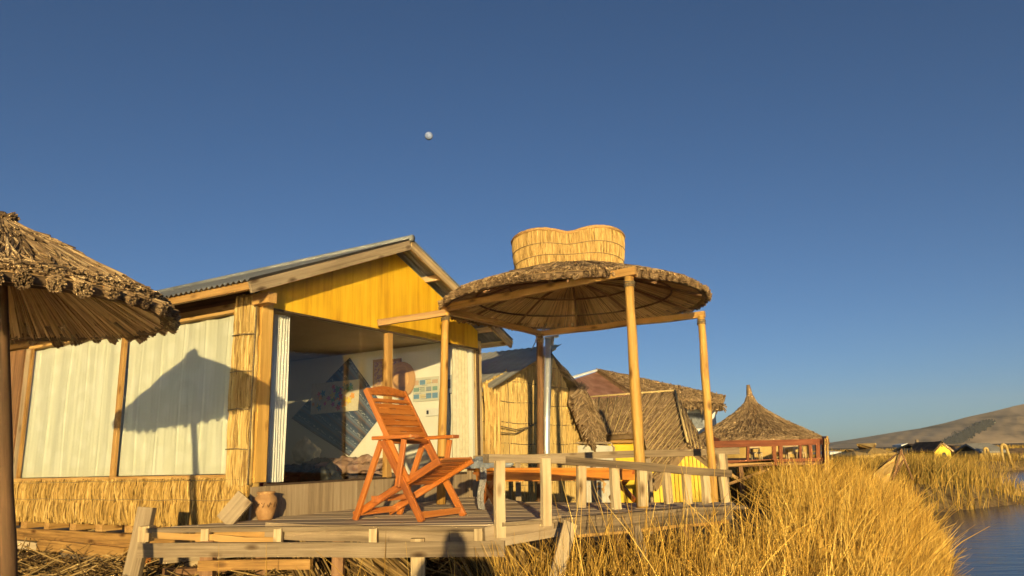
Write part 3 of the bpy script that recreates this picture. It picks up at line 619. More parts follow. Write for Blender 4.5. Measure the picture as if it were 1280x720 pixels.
mb = MB(); mb.tube([sw(562, 491, .04), sw(563, 520, .03), sw(562, 545, .04), sw(558, 565, .03), sw(564, 580, .05)], .013, 6); mb.tube([sw(568, 470, .03), sw(569, 440, .03)], .006, 5); mb.build("cable", M['black'], mbx)
a = sw(533, 511, .02); b_ = sw(553, 519, .02); w0 = abs((b_-a) @ LW); h0 = abs(a[2]-b_[2]); c0 = (a+b_)/2
mb = MB(); mb.box(c0, (w0, .03, h0), R); mb.mi = 1; mb.box(c0-RW*.016+LW*w0*.38, (.035, .006, h0*.5), R)
tag(mb.build("switch_panel", [M['whitepaint'], M['black']]), "small white switch panel with a black knob below the poster", "switch")
# bed and its heap of things
bed = thing("bed", PC+RW*3.1+LW*2.4, "low bed with dark covers along the cabin's inner wall", "bed")
mb = MB(HM); mb.box((3.15, 2.45, .14), (.95, 2.3, .2)); mb.build("bed_frame", M['brownwood'], bed)
def lump(c, r, seed, n=20, flat_=.6):
    c = np.array(c); r = np.array(r); sd_ = seed*7.3
    def fn(u, v):
        th = 2*math.pi*u; f = math.pi*v; d_ = np.array([math.sin(f)*math.cos(th), math.sin(f)*math.sin(th), max(math.cos(f), -flat_)]); p = Vector(d_*r)
        k = 1+.55*mnoise.noise(p*5+Vector((sd_, 0, 0)))+.35*mnoise.noise(p*12+Vector((0, sd_, 0)))
        q = d_*r*k; q[2] += .25*r[2]*abs(mnoise.noise(p*20+Vector((sd_, sd_, 0))))*(d_[2] > 0); return c+q
    return fn
mb = MB(HM); mb.grid(lump((3.15, 2.4, .26), (.5, 1.2, .15), 3), 60, 24); mb.build("bed_cover", M['darkcloth'], bed)
mb = MB(HM); mb.grid(lump((2.80, 2.18, .60), (.09, .22, .19), 5), 36, 20); tag(mb.build("pillow", M['creamcloth']), "cream pillow propped upright on the bed behind the glass", "pillow")
mb = MB(HM); mb.grid(lump((2.95, 1.45, .40), (.32, .60, .12), 8), 90, 40); tag(mb.build("crumpled_blanket", M['pinkcloth']), "crumpled dusty pink blanket on the near end of the bed", "blanket")
mb = MB(HM); mb.grid(lump((2.85, 1.95, .40), (.2, .3, .12), 9), 60, 30); tag(mb.build("crumpled_clothes", M['darkcloth']), "dark rumpled clothes heaped beside the cream pillow", "clothes")
mb = MB(HM); mb.grid(lump((1.9, 2.1, .22), (.16, .24, .16), 12), 40, 20); tag(mb.build("red_bag", M['redcloth']), "red cloth bag on the cabin floor near the glass", "bag")
mb = MB(HM); mb.grid(lump((2.4, 3.4, .42), (.35, .4, .22), 14), 40, 20); tag(mb.build("clothes_heap", M['greycloth']), "grey heap of bedding in the shaded left corner of the cabin", "bedding")
mb = MB(HM); mb.grid(lump((2.2, 1.3, .22), (.2, .3, .2), 15), 40, 20); tag(mb.build("dark_bag", M['black']), "black bag on the floor in front of the bed", "bag")

# ------------------------------------------------------------------ deck with its low railing
E0 = np.array([-.2, 5.72, DECK]); E1 = np.array([1.95, 6.93, DECK]); F0 = np.array([-2.97, 6.25, DECK])
dE = (E1-E0)/np.linalg.norm(E1-E0); nE = np.cross(dE, [0, 0, 1]); dF = (E0-F0)/np.linalg.norm(E0-F0); nF = np.cross(dF, [0, 0, 1])
deck = thing("wooden_deck", (.0, 7.0, .55), "weathered wooden deck on posts with a low sagging railing", "deck")
poly = np.array([F0[:2], E0[:2], E1[:2], [2.06, 7.4], [1.12, 7.72], [.06, 8.4], [-.42, 10.05], PC[:2]-RW[:2]*.02, PC[:2]-LW[:2]*.05-RW[:2]*.1])
def clip_strip(poly, d, a, b_):
    def half(P, s, k):
        out = []
        for i in range(len(P)):
            p, q = P[i], P[(i+1) % len(P)]; fp, fq = s*(p @ d-k), s*(q @ d-k)
            if fp >= 0: out.append(p)
            if fp*fq < 0: out.append(p+(q-p)*fp/(fp-fq))
        return out
    P = half(list(poly), 1, a); return half(P, -1, b_) if P else []
mb = MB(); dn = np.array([-dF[1], dF[0]])
lo, hi = (poly @ dn).min(), (poly @ dn).max(); a = lo
while a < hi:
    P = clip_strip(poly, dn, a, a+.113)
    if len(P) > 2:
        mb.prism([(p[0], p[1], DECK-.03) for p in P], (0, 0, .03+rng.normal(0, .0015))); v = mb.V[-1]
        mb.G[-1] = np.stack([v[:, :2] @ dF[:2], v[:, :2] @ dn, v[:, 2]], 1)+rng.uniform(0, 20, 3)
    a += .1155
mb.build("decking", M['deckwood'], deck)
def eb(pa, pb, plane0, n_, h, th, name, mat, out=0., seg=4, jit=.003):
    p = onplane(*pa, plane0, n_)-nn_(n_)*out*0; q = onplane(*pb, plane0, n_); o_ = nn_(n_)*out
    t = MB(); t.bar(p+o_, q+o_, th, h, seg=seg, jit=jit); return t.build(name, M[mat], deck)
def nn_(n_):
    n_ = n_/np.linalg.norm(n_); return n_ if n_[1] < 0 else -n_
eb((188, 662), (612, 660), F0, nF, .035, .05, "edge_board", 'greywood', .02)
eb((188, 685), (636, 683), F0, nF, .105, .035, "lower_rail", 'greywood', .14, 6)
eb((195, 668), (350, 676), F0, nF, .05, .03, "cross_brace", 'pine', .04)
eb((330, 664), (560, 672), F0, nF, .12, .025, "fascia_board", 'panel', -.03)
eb((560, 668), (610, 668), F0, nF, .13, .025, "fascia_board", 'panel', -.04)
eb((240, 671), (330, 670), F0, nF, .12, .025, "fascia_board", 'pine', -.06)
for px in (262, 352, 470, 600): 
    p = onplane(px, 671, F0, nF)+nn_(nF)*.05; t = MB(); t.box(p, (.06, .06, .13)); t.build("rail_block", M['palewood'], deck)
eb((258, 705), (395, 703), F0, nF, .075, .05, "loose_beam", 'pine', .08)
eb((604, 667), (700, 652), E0, nE, .10, .03, "fascia_board", 'panel', .015)
eb((604, 682), (700, 662), E0, nE, .06, .03, "fascia_board", 'panel', .03)
eb((621, 653), (925, 632), E0, nE, .03, .09, "edge_board", 'greywood', .02, 8, .006)
eb((690, 661), (912, 640), E0, nE, .12, .03, "fascia_board", 'greywood', .03, 6)
eb((720, 668), (908, 650), E0, nE, .05, .04, "edge_beam", 'pine', .01, 6)
posts = [(620, 576, 621, 672), (677, 573, 679, 657), (726, 577, 727, 635), (767, 580, 771, 637), (802, 582, 804, 633), (832, 583, 836, 630), (857, 585, 860, 630), (880, 588, 884, 629), (900, 567, 907, 628)]
for i, (a, b_, c_, d_) in enumerate(posts):
    p = onplane(a, b_, E0, nE); q = onplane(c_, d_, E0, nE); o_ = nn_(nE)*(.05 if i < 2 else .0)
    t = MB(); t.bar(q+o_, p+o_, .075 if i < 8 else .07, .04, up=nE, jit=.002, seg=2); t.build("rail_post", M['palewood'], deck)
hp = [onplane(px, py, E0, nE) for px, py in ((608, 573), (645, 572), (700, 575), (770, 581), (840, 586), (911, 592))]
t = MB(); t.bar(hp[0], hp[2]+dE*.02, .10, .062, seg=3, jit=.003); t.build("handrail", M['greywood'], deck)
t = MB(); t.bar(hp[2]+nn_(nE)*.01, hp[5], .08, .062, seg=4, jit=.004); t.build("handrail", M['greywood'], deck)
# rail along the far side, outside the back posts of the hat shelter
t = MB(); t.bar(aty(592, 574, 9.9), aty(924, 563.5, 9.6), .05, .085, seg=5, jit=.004); t.build("far_rail", M['greywood'], deck)
for px, yb, Y in ((648, 626, 9.8), (588, 620, 9.7), (742, 614, 9.75), (811, 608, 9.7), (906, 606, 9.6)):
    a = aty(px-1, 573 if px < 900 else 568, Y); b_ = aty(px, yb, Y); b_[2] = .5
    t = MB(); t.bar(b_, a, .07, .05, up=(0, 1, 0)); t.build("far_rail_post", M['greywood'], deck)
for px, Y, w1 in ((522, 5.82, .10), (425, 6.1, .09), (262, 6.1, .1), (700, 6.2, .1), (860, 6.95, .1), (330, 6.5, .1), (775, 6.6, .08), (575, 6.3, .12)):
    p = aty(px, 690, Y); t = MB(); t.bar((p[0], p[1], .3), (p[0], p[1], DECK-.035-.06), w1, w1*.9, up=(0, 1, 0), jit=.006, seg=3); t.build("stilt", M['palewood' if px in (522, 700) else 'brownwood'], deck)
t = MB(); t.bar(aty(690, 745, 5.35), aty(712, 655, 5.65), .10, .05, up=(0, 1, 0), jit=.004, seg=3); t.build("slanting_brace", M['palewood'], deck)
t = MB(); t.bar(aty(815, 745, 5.9), aty(793, 660, 6.25), .09, .05, up=(0, 1, 0), seg=2); t.build("slanting_brace", M['greywood'], deck)
t = MB(); t.bar(aty(156, 760, 6.34), aty(184, 634, 6.40), .135, .06, up=(0.1, 1, 0), jit=.003, seg=3); t.build("leaning_post", M['greywood'], deck)
t = MB(); t.box(aty(183, 667, 6.33), (.09, .10, .12)); t.build("rail_block", M['palewood'], deck)
t = MB(); a = onplane(258, 660, F0, nF)+np.array([0.03, .28, .02]); t.bar(a, a+np.array([.16, .03, .20]), .16, .03, up=(.2, 1, 0)); tag(t.build("loose_plank", M['greywood']), "short grey plank end tilted up at the deck's left edge", "plank")
for (pa, pb, Y, mt) in (((200, 700), (330, 690), 6.8, 'greywood'), ((205, 715), (300, 712), 6.5, 'brownwood'), ((230, 708), (345, 668), 6.9, 'palewood')):
    t = MB(); t.bar(aty(*pa, Y), aty(*pb, Y+.4), .1, .05, jit=.004, seg=2); t.build("joist", M[mt], deck)

# ------------------------------------------------------------------ hat shaped shelter
HC = np.array([.72, 8.60, 0.0]); HR = 1.55; RZ = 3.31
gaz = thing("hat_shelter", (HC[0], HC[1], .55), "thatched shelter shaped like a wide-brimmed hat on four wooden poles", "shelter")
prof = [(.50, 3.66), (.68, 3.615), (.95, 3.52), (1.2, 3.435), (1.42, 3.36), (HR-.05, 3.325)]
mb = MB(); cone_surface(mb, HC, prof, 72); cone_surface(mb, HC, prof, 72, True, -.05); brim = mb.build("brim", M['under'], gaz)
mb = MB(); cone_thatch(mb, HC, [(min(p, HR-.06), z+.012) for p, z in prof], 5200, .0075, .02, courses=2, lift=.03, tw=.05); mb.build("brim_thatch", M['thatch'], brim)
mb = MB(); mb.tube([(HC[0]+(HR-.045)*math.cos(a), HC[1]+(HR-.045)*math.sin(a), RZ-.025) for a in np.linspace(0, 2*math.pi, 73)], .034, 8, c_=.2, caps=False, wob=.06); mb.build("rim_hoop", M['thatch'], brim)
mb = MB(); bundle_rim(mb, HC, HR-.015, RZ-.016, 96, .074, .30, 54, .005, .15, .24); mb.build("rim_bundle", M['thatch'], brim)
mb = MB(); Nn = 900; th = np.linspace(0, 2*math.pi, Nn)+rng.normal(0, .004, Nn); P = np.zeros((Nn, 4, 3))
for i, s_ in enumerate((0, .33, .66, 1)):
    R_ = .25+(HR-.07-.25)*s_; P[:, i, 0] = HC[0]+R_*np.cos(th); P[:, i, 1] = HC[1]+R_*np.sin(th); P[:, i, 2] = np.interp(R_, [p[0] for p in prof], [p[1] for p in prof])-.055-rng.uniform(0, .008, Nn)
mb.reeds(P, .0075); mb.build("underside_reeds", M['under'], brim)
mb = MB()
for R_ in (.75, 1.15): mb.tube([(HC[0]+R_*math.cos(a), HC[1]+R_*math.sin(a), np.interp(R_, [p[0] for p in prof], [p[1] for p in prof])-.085) for a in np.linspace(0, 2*math.pi, 49)], .012, 6, caps=False)
mb.build("hoop", M['brownwood'], brim)
for k in range(10):
    a = 2*math.pi*k/10+.2; mb = MB(); mb.tube([(HC[0]+R_*math.cos(a), HC[1]+R_*math.sin(a), np.interp(R_, [p[0] for p in prof], [p[1] for p in prof])-.10) for R_ in (.3, .68, 1.0, 1.5)], .014, 6); mb.build("rafter", M['brownwood'], brim)
# crown: woven reed wall, kidney shaped with a dent towards the lake side
dent = math.atan2(-HC[1], -HC[0])+.03
def crown_r(th, t):
    d = (th-dent+math.pi) % (2*math.pi)-math.pi
    return (.60+.065*t+.02*math.sin(math.pi*t))*(1-.30*t**.8*math.exp(-(d/.42)**2))*(1+.03*math.cos(2*d))
def crown_p(th, t, o=0):
    d = (th-dent+math.pi) % (2*math.pi)-math.pi; R_ = crown_r(th, t)*1.03+o
    z = 3.60+t*(.47-.04*math.exp(-(d/.35)**2)); return HC+np.array([R_*math.cos(th)-.03, R_*math.sin(th), z])
mb = MB(); mb.grid(lambda u, v: crown_p(u*2*math.pi, v), 96, 8)
mb.grid(lambda u, v: crown_p(u*2*math.pi, 1)*(1-v)+(HC+np.array([0, 0, 3.92]))*v, 96, 4); crown = mb.build("crown", M['goldthatch'], gaz)
mb = MB(); Nn = 900; 
for (ta, tb) in ((0, .36), (.30, .66), (.6, 1.0)):
    th = np.linspace(0, 2*math.pi, Nn)+rng.normal(0, .004, Nn); P = np.zeros((Nn, 3, 3)); tl = rng.normal(0, .012, Nn)
    for i in range(3):
        t = ta+(tb-ta)*i/2
        for k in range(Nn): P[k, i] = crown_p(th[k]+tl[k]*(i-1), np.clip(t+rng.normal(0, .012), 0, 1.02), .006+.004*(i == 1))
    mb.reeds(P, rng.uniform(.0032, .0058, (Nn, 1)))
mb.build("crown_reeds", M['goldthatch'], crown)
mb = MB()
for t in (.33, .63): mb.tube([crown_p(a, t, .014) for a in np.linspace(0, 2*math.pi, 97)], .004, 5, caps=False)
mb.build("cord", M['rope'], crown)
mb = MB()
mb.tube([crown_p(a, 1.0, .004)+np.array([0, 0, .012*0]) for a in np.linspace(0, 2*math.pi, 193)], .02, 7, caps=False, wob=.1)
mb.build("crown_edge", grain("reed binding", [(0, (.2, .1, .03)), (.5, (.42, .25, .09)), (1, (.6, .4, .17))], .8, (40, 3, 3), .3), crown)
mb = MB()
for k in range(150):
    a = 2*math.pi*k/150; mb.tube([crown_p(a, .0, .0)+np.array([0, 0, .0]), crown_p(a+.03, .0, .03)+np.array([0, 0, .02]), crown_p(a+.06, .0, .01)+np.array([0, 0, .045])], .012, 5)
mb.build("braid", M['goldthatch'], crown)
def at_h(px, py): return onz(px, py, EYE+1.65)
pl = dict(L=at_h(557, 390), N=aty(786, 346, 7.0), R=at_h(876, 395), B=at_h(675, 419))
for nm, (bpx, bz, mt, r0) in dict(L=((551, 628), DECK, 'pine', .047), N=((803, 634), DECK, 'pine', .05), R=((891, 616), .45, 'pine', .05), B=((674, 612), .45, 'brownwood', .05)).items():
    top = pl[nm].copy(); b_ = onz(bpx[0], bpx[1], DECK) if nm in 'LN' else aty(bpx[0], bpx[1], top[1]); b_[1] = top[1]*.6+b_[1]*.4 if nm in 'LN' else top[1]; b_[2] = bz
    if nm in 'LN':
        q = aty(bpx[0], bpx[1], top[1]); b_ = np.array([q[0], top[1], bz])
    t = MB(); K = 9; pts = [b_+(top-b_)*i/(K-1)+(rng.normal(0, .003, 3)*[1, 1, 0] if 0 < i < K-1 else 0) for i in range(K)]
    t.tube(pts, np.linspace(r0*1.08, r0*.9, K)*rng.uniform(.94, 1.06, K), 12, wob=.035); po_ = t.build("pole", M['pole' if mt == 'pine' else mt], gaz)
    t = MB(); dv = (top-b_)/np.linalg.norm(top-b_)
    for j in range(4): t.tube([top-dv*(.05+.018*j)+(np.array([math.cos(a), math.sin(a), .12*math.sin(a+j)])*r0*1.03) for a in np.linspace(0, 2*math.pi, 13)], .006, 5, caps=False)
    t.build("lashing", M['rope'], po_)
def rb(a, b_, ea=.1, eb_=.1, w1=.055, h1=.075, mt='pine', dz=.045):
    d = (b_-a)/np.linalg.norm(b_-a); t = MB(); t.bar(a-d*ea+[0, 0, dz], b_+d*eb_+[0, 0, dz], w1, h1, seg=5, jit=.004); t.build("top_beam", M[mt], gaz)
rb(pl['L'], pl['N'], .05, .08); rb(pl['L'], pl['B'], -.03, .02, dz=.02); rb(pl['B'], pl['R'], .06, .05, dz=.02, w1=.06)
# tie beam from the cabin gable to the left pole
a = onplane(472, 404, PC-LW*.08, LW); b_ = pl['L']+np.array([0, -.06, -.02]); t = MB(); t.bar(a, b_, .06, .07, seg=3, jit=.002); t.build("tie_beam", M['pine'], gaz)
# stray hanging fibre
t = MB(); t.tube([aty(672, 417, 10.1), aty(669, 428, 10.1), aty(664, 438, 10.1)], .006, 4); t.build("hanging_fibre", M['rope'], gaz)

# ------------------------------------------------------------------ thatched umbrella, near left
UC = np.array([-3.03, 4.19, 0.0]); uz = float(gz(-2.9, 4.19))
umb = thing("thatched_umbrella", (UC[0]+.07, UC[1], uz), "brown thatched umbrella on a rough pole at the left edge", "umbrella")
up = [(.02, 2.99), (.12, 2.93), (.35, 2.82), (.65, 2.66), (.88, 2.53), (.96, 2.485)]
mb = MB(); cone_surface(mb, UC, up, 56); cone_surface(mb, UC, up, 56, True, -.05); can = mb.build("canopy", M['under'], umb)
mb = MB(); cone_thatch(mb, UC, [(p, z+.01) for p, z in up], 11000, .005, .03, courses=3, lift=.045, tw=.16); mb.build("canopy_thatch", M['thatch'], can)
mb = MB(); mb.tube([(UC[0]+.925*math.cos(a), UC[1]+.925*math.sin(a), 2.462) for a in np.linspace(0, 2*math.pi, 73)], .035, 8, c_=.2, caps=False, wob=.06); mb.build("rim_hoop", M['thatch'], can)
mb = MB(); bundle_rim(mb, UC, .96, 2.462, 46, .084, .25, 110, .004, .16, .46); mb.build("rim_bundle", M['thatch'], can)
mb = MB(); Nn = 520; th = np.linspace(0, 2*math.pi, Nn)+rng.normal(0, .01, Nn); P = np.zeros((Nn, 3, 3))
for i, R_ in enumerate((.1, .55, .92)):
    P[:, i, 0] = UC[0]+R_*np.cos(th); P[:, i, 1] = UC[1]+R_*np.sin(th); P[:, i, 2] = np.interp(R_, [p[0] for p in up], [p[1] for p in up])-.065-rng.uniform(0, .012, Nn)
mb.reeds(P, .0075); mb.build("underside_reeds", M['under'], can)
mb = MB(); bundle_rim(mb, UC+np.array([0, 0, 0]), .03, 2.98, 8, .07, -.5, 60, .004, .06)
mb.tube([(UC[0], UC[1], 2.92), (UC[0]+.01, UC[1], 2.99), (UC[0], UC[1], 3.03), (UC[0], UC[1], 3.06)], (.06, .05, .045, .02), 10, wob=.1); mb.build("top_knot", M['thatch'], can)
mb = MB(); qa, qb = aty(11, 715, 4.19), aty(3, 440, 4.19); pts = [qa+(qb-qa)*(((uz-.1+(2.72-uz+.1)*i/8)-qa[2])/(qb[2]-qa[2]))+(rng.normal(0, .003, 3)*[1, 1, 0]) for i in range(9)]; mb.tube(pts, np.linspace(.046, .036, 9)*rng.uniform(.93, 1.07, 9), 10, wob=.04); mb.build("pole", grain("dark barked pole", [(0, (.03, .018, .01)), (.55, (.13, .075, .035)), (.8, (.22, .13, .06)), (1, (.5, .36, .2))], .8, (1.0, 18, 18), .3), umb)

# ------------------------------------------------------------------ folding wooden armchair
cx = np.array([.848, -.53, 0]); cyv = np.array([.53, .848, 0]); CM = frame((-1.41, 6.50, DECK), cx, cyv); CWD = .56
ch = thing("folding_armchair", (-1.0, 6.5, DECK), "orange varnished slatted folding armchair standing on the deck", "chair")
def cb(name, p0, p1, w1, h1, up=(0, 1, 0), bow=0):
    t = MB(CM); t.bar(p0, p1, w1, h1, up=up); o = t.build(name, M['varnish'], ch)
    bv = o.modifiers.new("bevel", 'BEVEL'); bv.width = .004; bv.segments = 1; return o
for s_, y in ((0, 0.0), (1, CWD)):
    io = .03 if s_ == 0 else -.03
    cb("seat_rail", (-.02, y+io*1.9, .03), (.90, y+io*1.9, .465), .062, .026)
    cb("rear_leg", (.045, y, .0), (.33, y, .64), .05, .032)
    cb("front_leg", (.765, y, .0), (.345, y, .64), .058, .032)
    cb("arm_support", (.53, y-io*.9, .27), (.60, y-io*.9, .645), .05, .024)
    cb("armrest", (.26, y, .665), (.69, y, .668), .10, .03, up=(0, 0, 1))
    cb("back_stile", (.115, y+io*.95, 1.09), (.60, y+io*.95, .30), .05, .026)
def on_back(z): t = (1.09-z)/.79; return .115+.485*t
bd = np.array([.485, 0, -.79]); bd /= np.linalg.norm(bd); bn = np.array([.79, 0, .485]); bn /= np.linalg.norm(bn)
def slat(name, z, hgt, ya=.044, yb=CWD-.044, th=.016, off=0.012):
    t = MB(CM); p = np.array([on_back(z), 0, z])+bn*off; t.bar((p[0], ya, p[2]), (p[0], yb, p[2]), th, hgt, up=bd); o = t.build(name, M['varnish'], ch); return o
t = MB(CM); n_ = 14; ptl = []
for i in range(n_+1):
    y = .044+(CWD-.088)*i/n_; hh = .035+.035*math.sin(math.pi*i/n_)**1.5; p = np.array([on_back(1.06), y, 1.06]); ptl.append(p-bd*hh)
ptl += [np.array([on_back(1.06), CWD-.044, 1.06])+bd*.025, np.array([on_back(1.06), .044, 1.06])+bd*.025]
t.prism(ptl, bn*.02); t.build("crest_rail", M['varnish'], ch)
slat("back_slat", .985, .034)
zs = [.935, .885, .835, .785, .735, .685, .63]
for i, z in enumerate(zs):
    slat("back_slat", z, .046)
for i in (0, 2, 4):
    z = (zs[i]+zs[i+1])/2; slat("back_block", z, .030, .08, .20, .014, .010); slat("back_block", z, .030, .30, CWD-.08, .014, .010)
for k in range(7):
    f = k/6; x = .50+.385*f; z = .03+.435*(x+.02)/.92+.012; t = MB(CM); t.bar((x, .075, z), (x, CWD-.075, z), .048, .016, up=(-.43, 0, .9)); t.build("seat_slat", M['varnish'], ch)
for x, z in ((.06, .06), (.735, .05), (.24, .17)):
    t = MB(CM); t.bar((x, -.0, z), (x, CWD, z), .03, .05, up=(0, 0, 1)); t.build("stretcher", M['varnish'], ch)
t = MB(CM); t.tube([(.545, -.035, .33), (.545, .05, .33)], .012, 8); t.tube([(.545, CWD-.05, .33), (.545, CWD+.035, .33)], .012, 8); t.build("bolt", M['shiny'], ch)

# ------------------------------------------------------------------ long low table with crossed legs, blanket, cloth, jar
ta = np.array([-.36, 7.35, EYE-.108]); tb_ = np.array([1.2, 8.35, EYE-.165]); td = (tb_-ta)/np.linalg.norm(tb_-ta); ts = np.cross(td, [0, 0, 1]); ts /= np.linalg.norm(ts)
tbl = thing("long_table", (ta+tb_)/2*[1, 1, 0]+[0, 0, DECK], "long low orange wooden table with crossed legs under the hat shelter", "table")
for k in range(4):
    t = MB(); o_ = ts*(k-1.5)*.125; t.bar(ta+o_, tb_+o_, .118, .026); t.build("top_board", M['tableorange'], tbl)
for s_ in (-1, 1):
    t = MB(); t.bar(ta+ts*.20*s_+td*.08-[0, 0, .063], tb_+ts*.20*s_-td*.08-[0, 0, .063], .025, .10); t.build("apron", M['tableorange'], tbl)
for f in (.05, .95):
    c0 = ta+(tb_-ta)*f
    for s_ in (-1, 1):
        t = MB(); t.bar(c0+ts*.22*s_-[0, 0, .02], np.array([*(c0-ts*.22*s_+td*.02*s_)[:2], DECK]), .05, .03, up=td); t.build("leg", M['varnish'], tbl)
    t = MB(); t.bar(c0-ts*.25-[0, 0, .03], c0+ts*.25-[0, 0, .03], .05, .04); t.build("end_rail", M['varnish'], tbl)
c0 = ta+td*.10+ts*0.02
mb = MB(); mb.grid(lump((c0[0]-.02, c0[1], c0[2]+.035), (.23, .15, .075), 21, flat_=.25), 90, 40)
tag(mb.build("folded_blanket", M['greycloth']), "crumpled blue grey blanket dropped on the end of the long table", "blanket")
mb = MB(); p0 = ta-td*.05+[0, 0, .02]
mb.grid(lambda u, v: p0+ts*(.24-.12*u+.02*math.sin(v*7))+np.array([0, 0, -.38*v])-td*(.02+.02*math.sin(u*12)+.03*v), 16, 14, gfn=lambda u, v: np.array([u*.3, v*.4, 0]))
mb.grid(lambda u, v: p0+ts*(.24-.12*u+.02*math.sin(v*7))+np.array([0, 0, -.38*v])-td*(.026+.02*math.sin(u*12)+.03*v), 16, 14, gfn=lambda u, v: np.array([u*.3, v*.4, 0]), flip=True)
tag(mb.build("patterned_cloth", mottle("grey patterned cloth", [(.42, (.17, .15, .13)), (.5, (.34, .31, .27)), (.58, (.20, .18, .16))], .95, 40, .1)), "grey patterned cloth hanging from the table end behind the chair", "cloth")
jp = onz(316, 650, DECK); jp = PC+(-LW)*.16+RW*.05
jar = thing("clay_jar", (jp[0], jp[1], DECK), "round terracotta jar with incised leaves at the cabin corner", "jar")
pr = [(.0, .0), (.058, .0), (.065, .01), (.082, .06), (.098, .12), (.102, .155), (.092, .19), (.072, .212), (.07, .222), (.082, .232), (.08, .24), (.066, .24), (.06, .22), (.0, .2)]
mb = MB(); mb.lathe(pr, (jp[0], jp[1], DECK), 36); mb.build("jar_body", M['clay'], jar)
mb = MB()
for k in range(5):
    a0 = -2.6+k*.5
    mb.tube([(jp[0]+(.1+.004)*math.cos(a0+i*.06), jp[1]+.104*math.sin(a0+i*.06), DECK+.13+.022*math.sin(i*1.3+k)) for i in range(6)], .0035, 4)
mb.build("incised_leaves", M['brownwood'], jar)

# ------------------------------------------------------------------ reed hut right behind the cabin
O1 = PC+RW*4.02+LW*.22
def g1(px, py, off=0): return onplane(px, py, O1-LW*off, LW)
hut = thing("reed_gable_hut", O1, "steep reed hut with a tall reed gable and grey sheet roof behind the shelter", "hut")
ap = g1(688, 437); lf = g1(603, 488); rt = g1(748, 565)
s_ap = (ap-O1) @ RW; s_rt = (rt-O1) @ RW; gzd = .5
def top1(x):
    if x < s_ap: return np.interp(x, [0, s_ap], [lf[2], ap[2]])-gzd
    return np.interp(x, [s_ap, s_rt, s_rt+.6], [ap[2], rt[2], .9])-gzd
H1 = frame(np.array([O1[0], O1[1], gzd]), RW, LW)
mb = MB(H1); mb.prism([(0, .05, 0), (s_rt+.4, .05, 0), (s_rt+.2, .05, top1(s_rt+.1)), (s_ap, .05, top1(s_ap)), (0, .05, top1(0))], (0, .06, 0)); gw = mb.build("gable_wall", M['mat'], hut)
mb = MB(); reed_panel(mb, H1, s_rt+.2, .0, top1, .017, .011, .04, .05, [(0, .2), (.17, .36), (.33, .52), (.49, .68), (.65, .84), (.81, 1.0)], dens=2.6, lean=.02); mb.build("reed_bundle", M['mat'], gw)
mb = MB(H1)
for k in range(1, 9):
    z = k*.31; xs_ = [x for x in np.linspace(0.02, s_rt+.2, 30) if top1(x) > z]
    if len(xs_) > 1: mb.tube([(x, .015, z+.012*math.sin(x*5+k)) for x in xs_], .007, 5)
for x in (.9, s_ap+.35): mb.tube([(x, .012, z) for z in np.linspace(.1, top1(x)-.05, 6)], .006, 5)
mb.build("cord", M['rope'], gw)
mb = MB(); a = lf+np.array([0, 0, .04]); b_ = ap+np.array([0, 0, .07]); dl = (a-b_)/np.linalg.norm(a-b_)
def sheet1(u, v):
    p = b_+(a+dl*.2-b_)*u; p = p-LW*.22+LW*3.6*v; return p+np.array([0, 0, .006*math.cos(v*3.6/.13*6.283)])
mb.grid(sheet1, 2, 170); mb.grid(lambda u, v: sheet1(u, v)-np.array([0, 0, .005]), 2, 170, flip=True); mb.build("sheet_roof", M['greymetal'], hut)
mb = MB(); mb.bar(a+dl*.15-LW*.05-[0, 0, .05], b_-LW*.05-[0, 0, .05], .12, .05); mb.build("verge_reeds", M['goldthatch'], hut)
rr = [(ap+[0, 0, .02], -.03), (g1(722, 488)+[0, 0, .03], .02), (g1(738, 530)+RW*.05, .12), (g1(747, 562)+RW*.03, .10)]
mb = MB()
for i in range(3):
    (p, o1), (q, o2) = rr[i], rr[i+1]; quad = [p-LW*o1, p+LW*3.2, q+LW*3.2, q-LW*o2]; slab(mb, quad, (.045, .08, .1)[i])
th = mb.build("thatch_roof", M['softthatch'], hut)
mb = MB()
for i in range(3):
    (p, o1), (q, o2) = rr[i], rr[i+1]; quad = [p-LW*o1, p+LW*3.2, q+LW*3.2, q-LW*o2]; thatch_face(mb, quad, 1500, .4, .009, .03)
    N = (10, 20, 200)[i]; u = rng.uniform(0, 1, N)[:, None]; P = np.zeros((N, 3, 3)); o_ = o1+(o2-o1)*u; base_ = p+(q-p)*u-LW*o_
    dirn = (q-p)/np.linalg.norm(q-p); nrm = np.cross(dirn, LW); nrm /= np.linalg.norm(nrm); k = rng.uniform(-.13, .03, N)[:, None]
    P[:, 0] = base_+LW*.2+nrm*0+np.array([0, 0, 1])*k; P[:, 1] = base_+dirn*.1+np.array([0, 0, 1])*k; P[:, 2] = base_-LW*rng.uniform(.02, .10, N)[:, None]+dirn*rng.uniform(.1, .3, N)[:, None]+np.array([0, 0, 1])*k
    mb.reeds(P, .008)
mb.build("thatch_strands", M['softthatch'], th)
fpx = [(722, 484), (731, 488), (742, 504), (751, 528), (753, 550), (748, 567), (741, 560), (734, 541), (726, 520), (719, 503)]
mb = MB(); mb.prism([g1(x, y, .22) for x, y in fpx], LW*.14)
fp_ = np.array(fpx, float); N = 900; P = np.zeros((N, 3, 3)); kk = 0
while kk < N:
    x, y = rng.uniform(719, 753), rng.uniform(484, 567)
    if not inside(fp_, np.array([x]), np.array([y]))[0]: continue
    L_ = rng.uniform(8, 22); a_ = math.radians(rng.uniform(40, 80) if x > 728+(y-484)*.15 else rng.uniform(95, 150)); o_ = rng.uniform(.225, .26)
    for i in range(3): P[kk, i] = g1(x+math.cos(a_)*L_*(i/2-.5), y+math.sin(a_)*L_*(i/2-.5), o_+.02*(i == 1))
    kk += 1
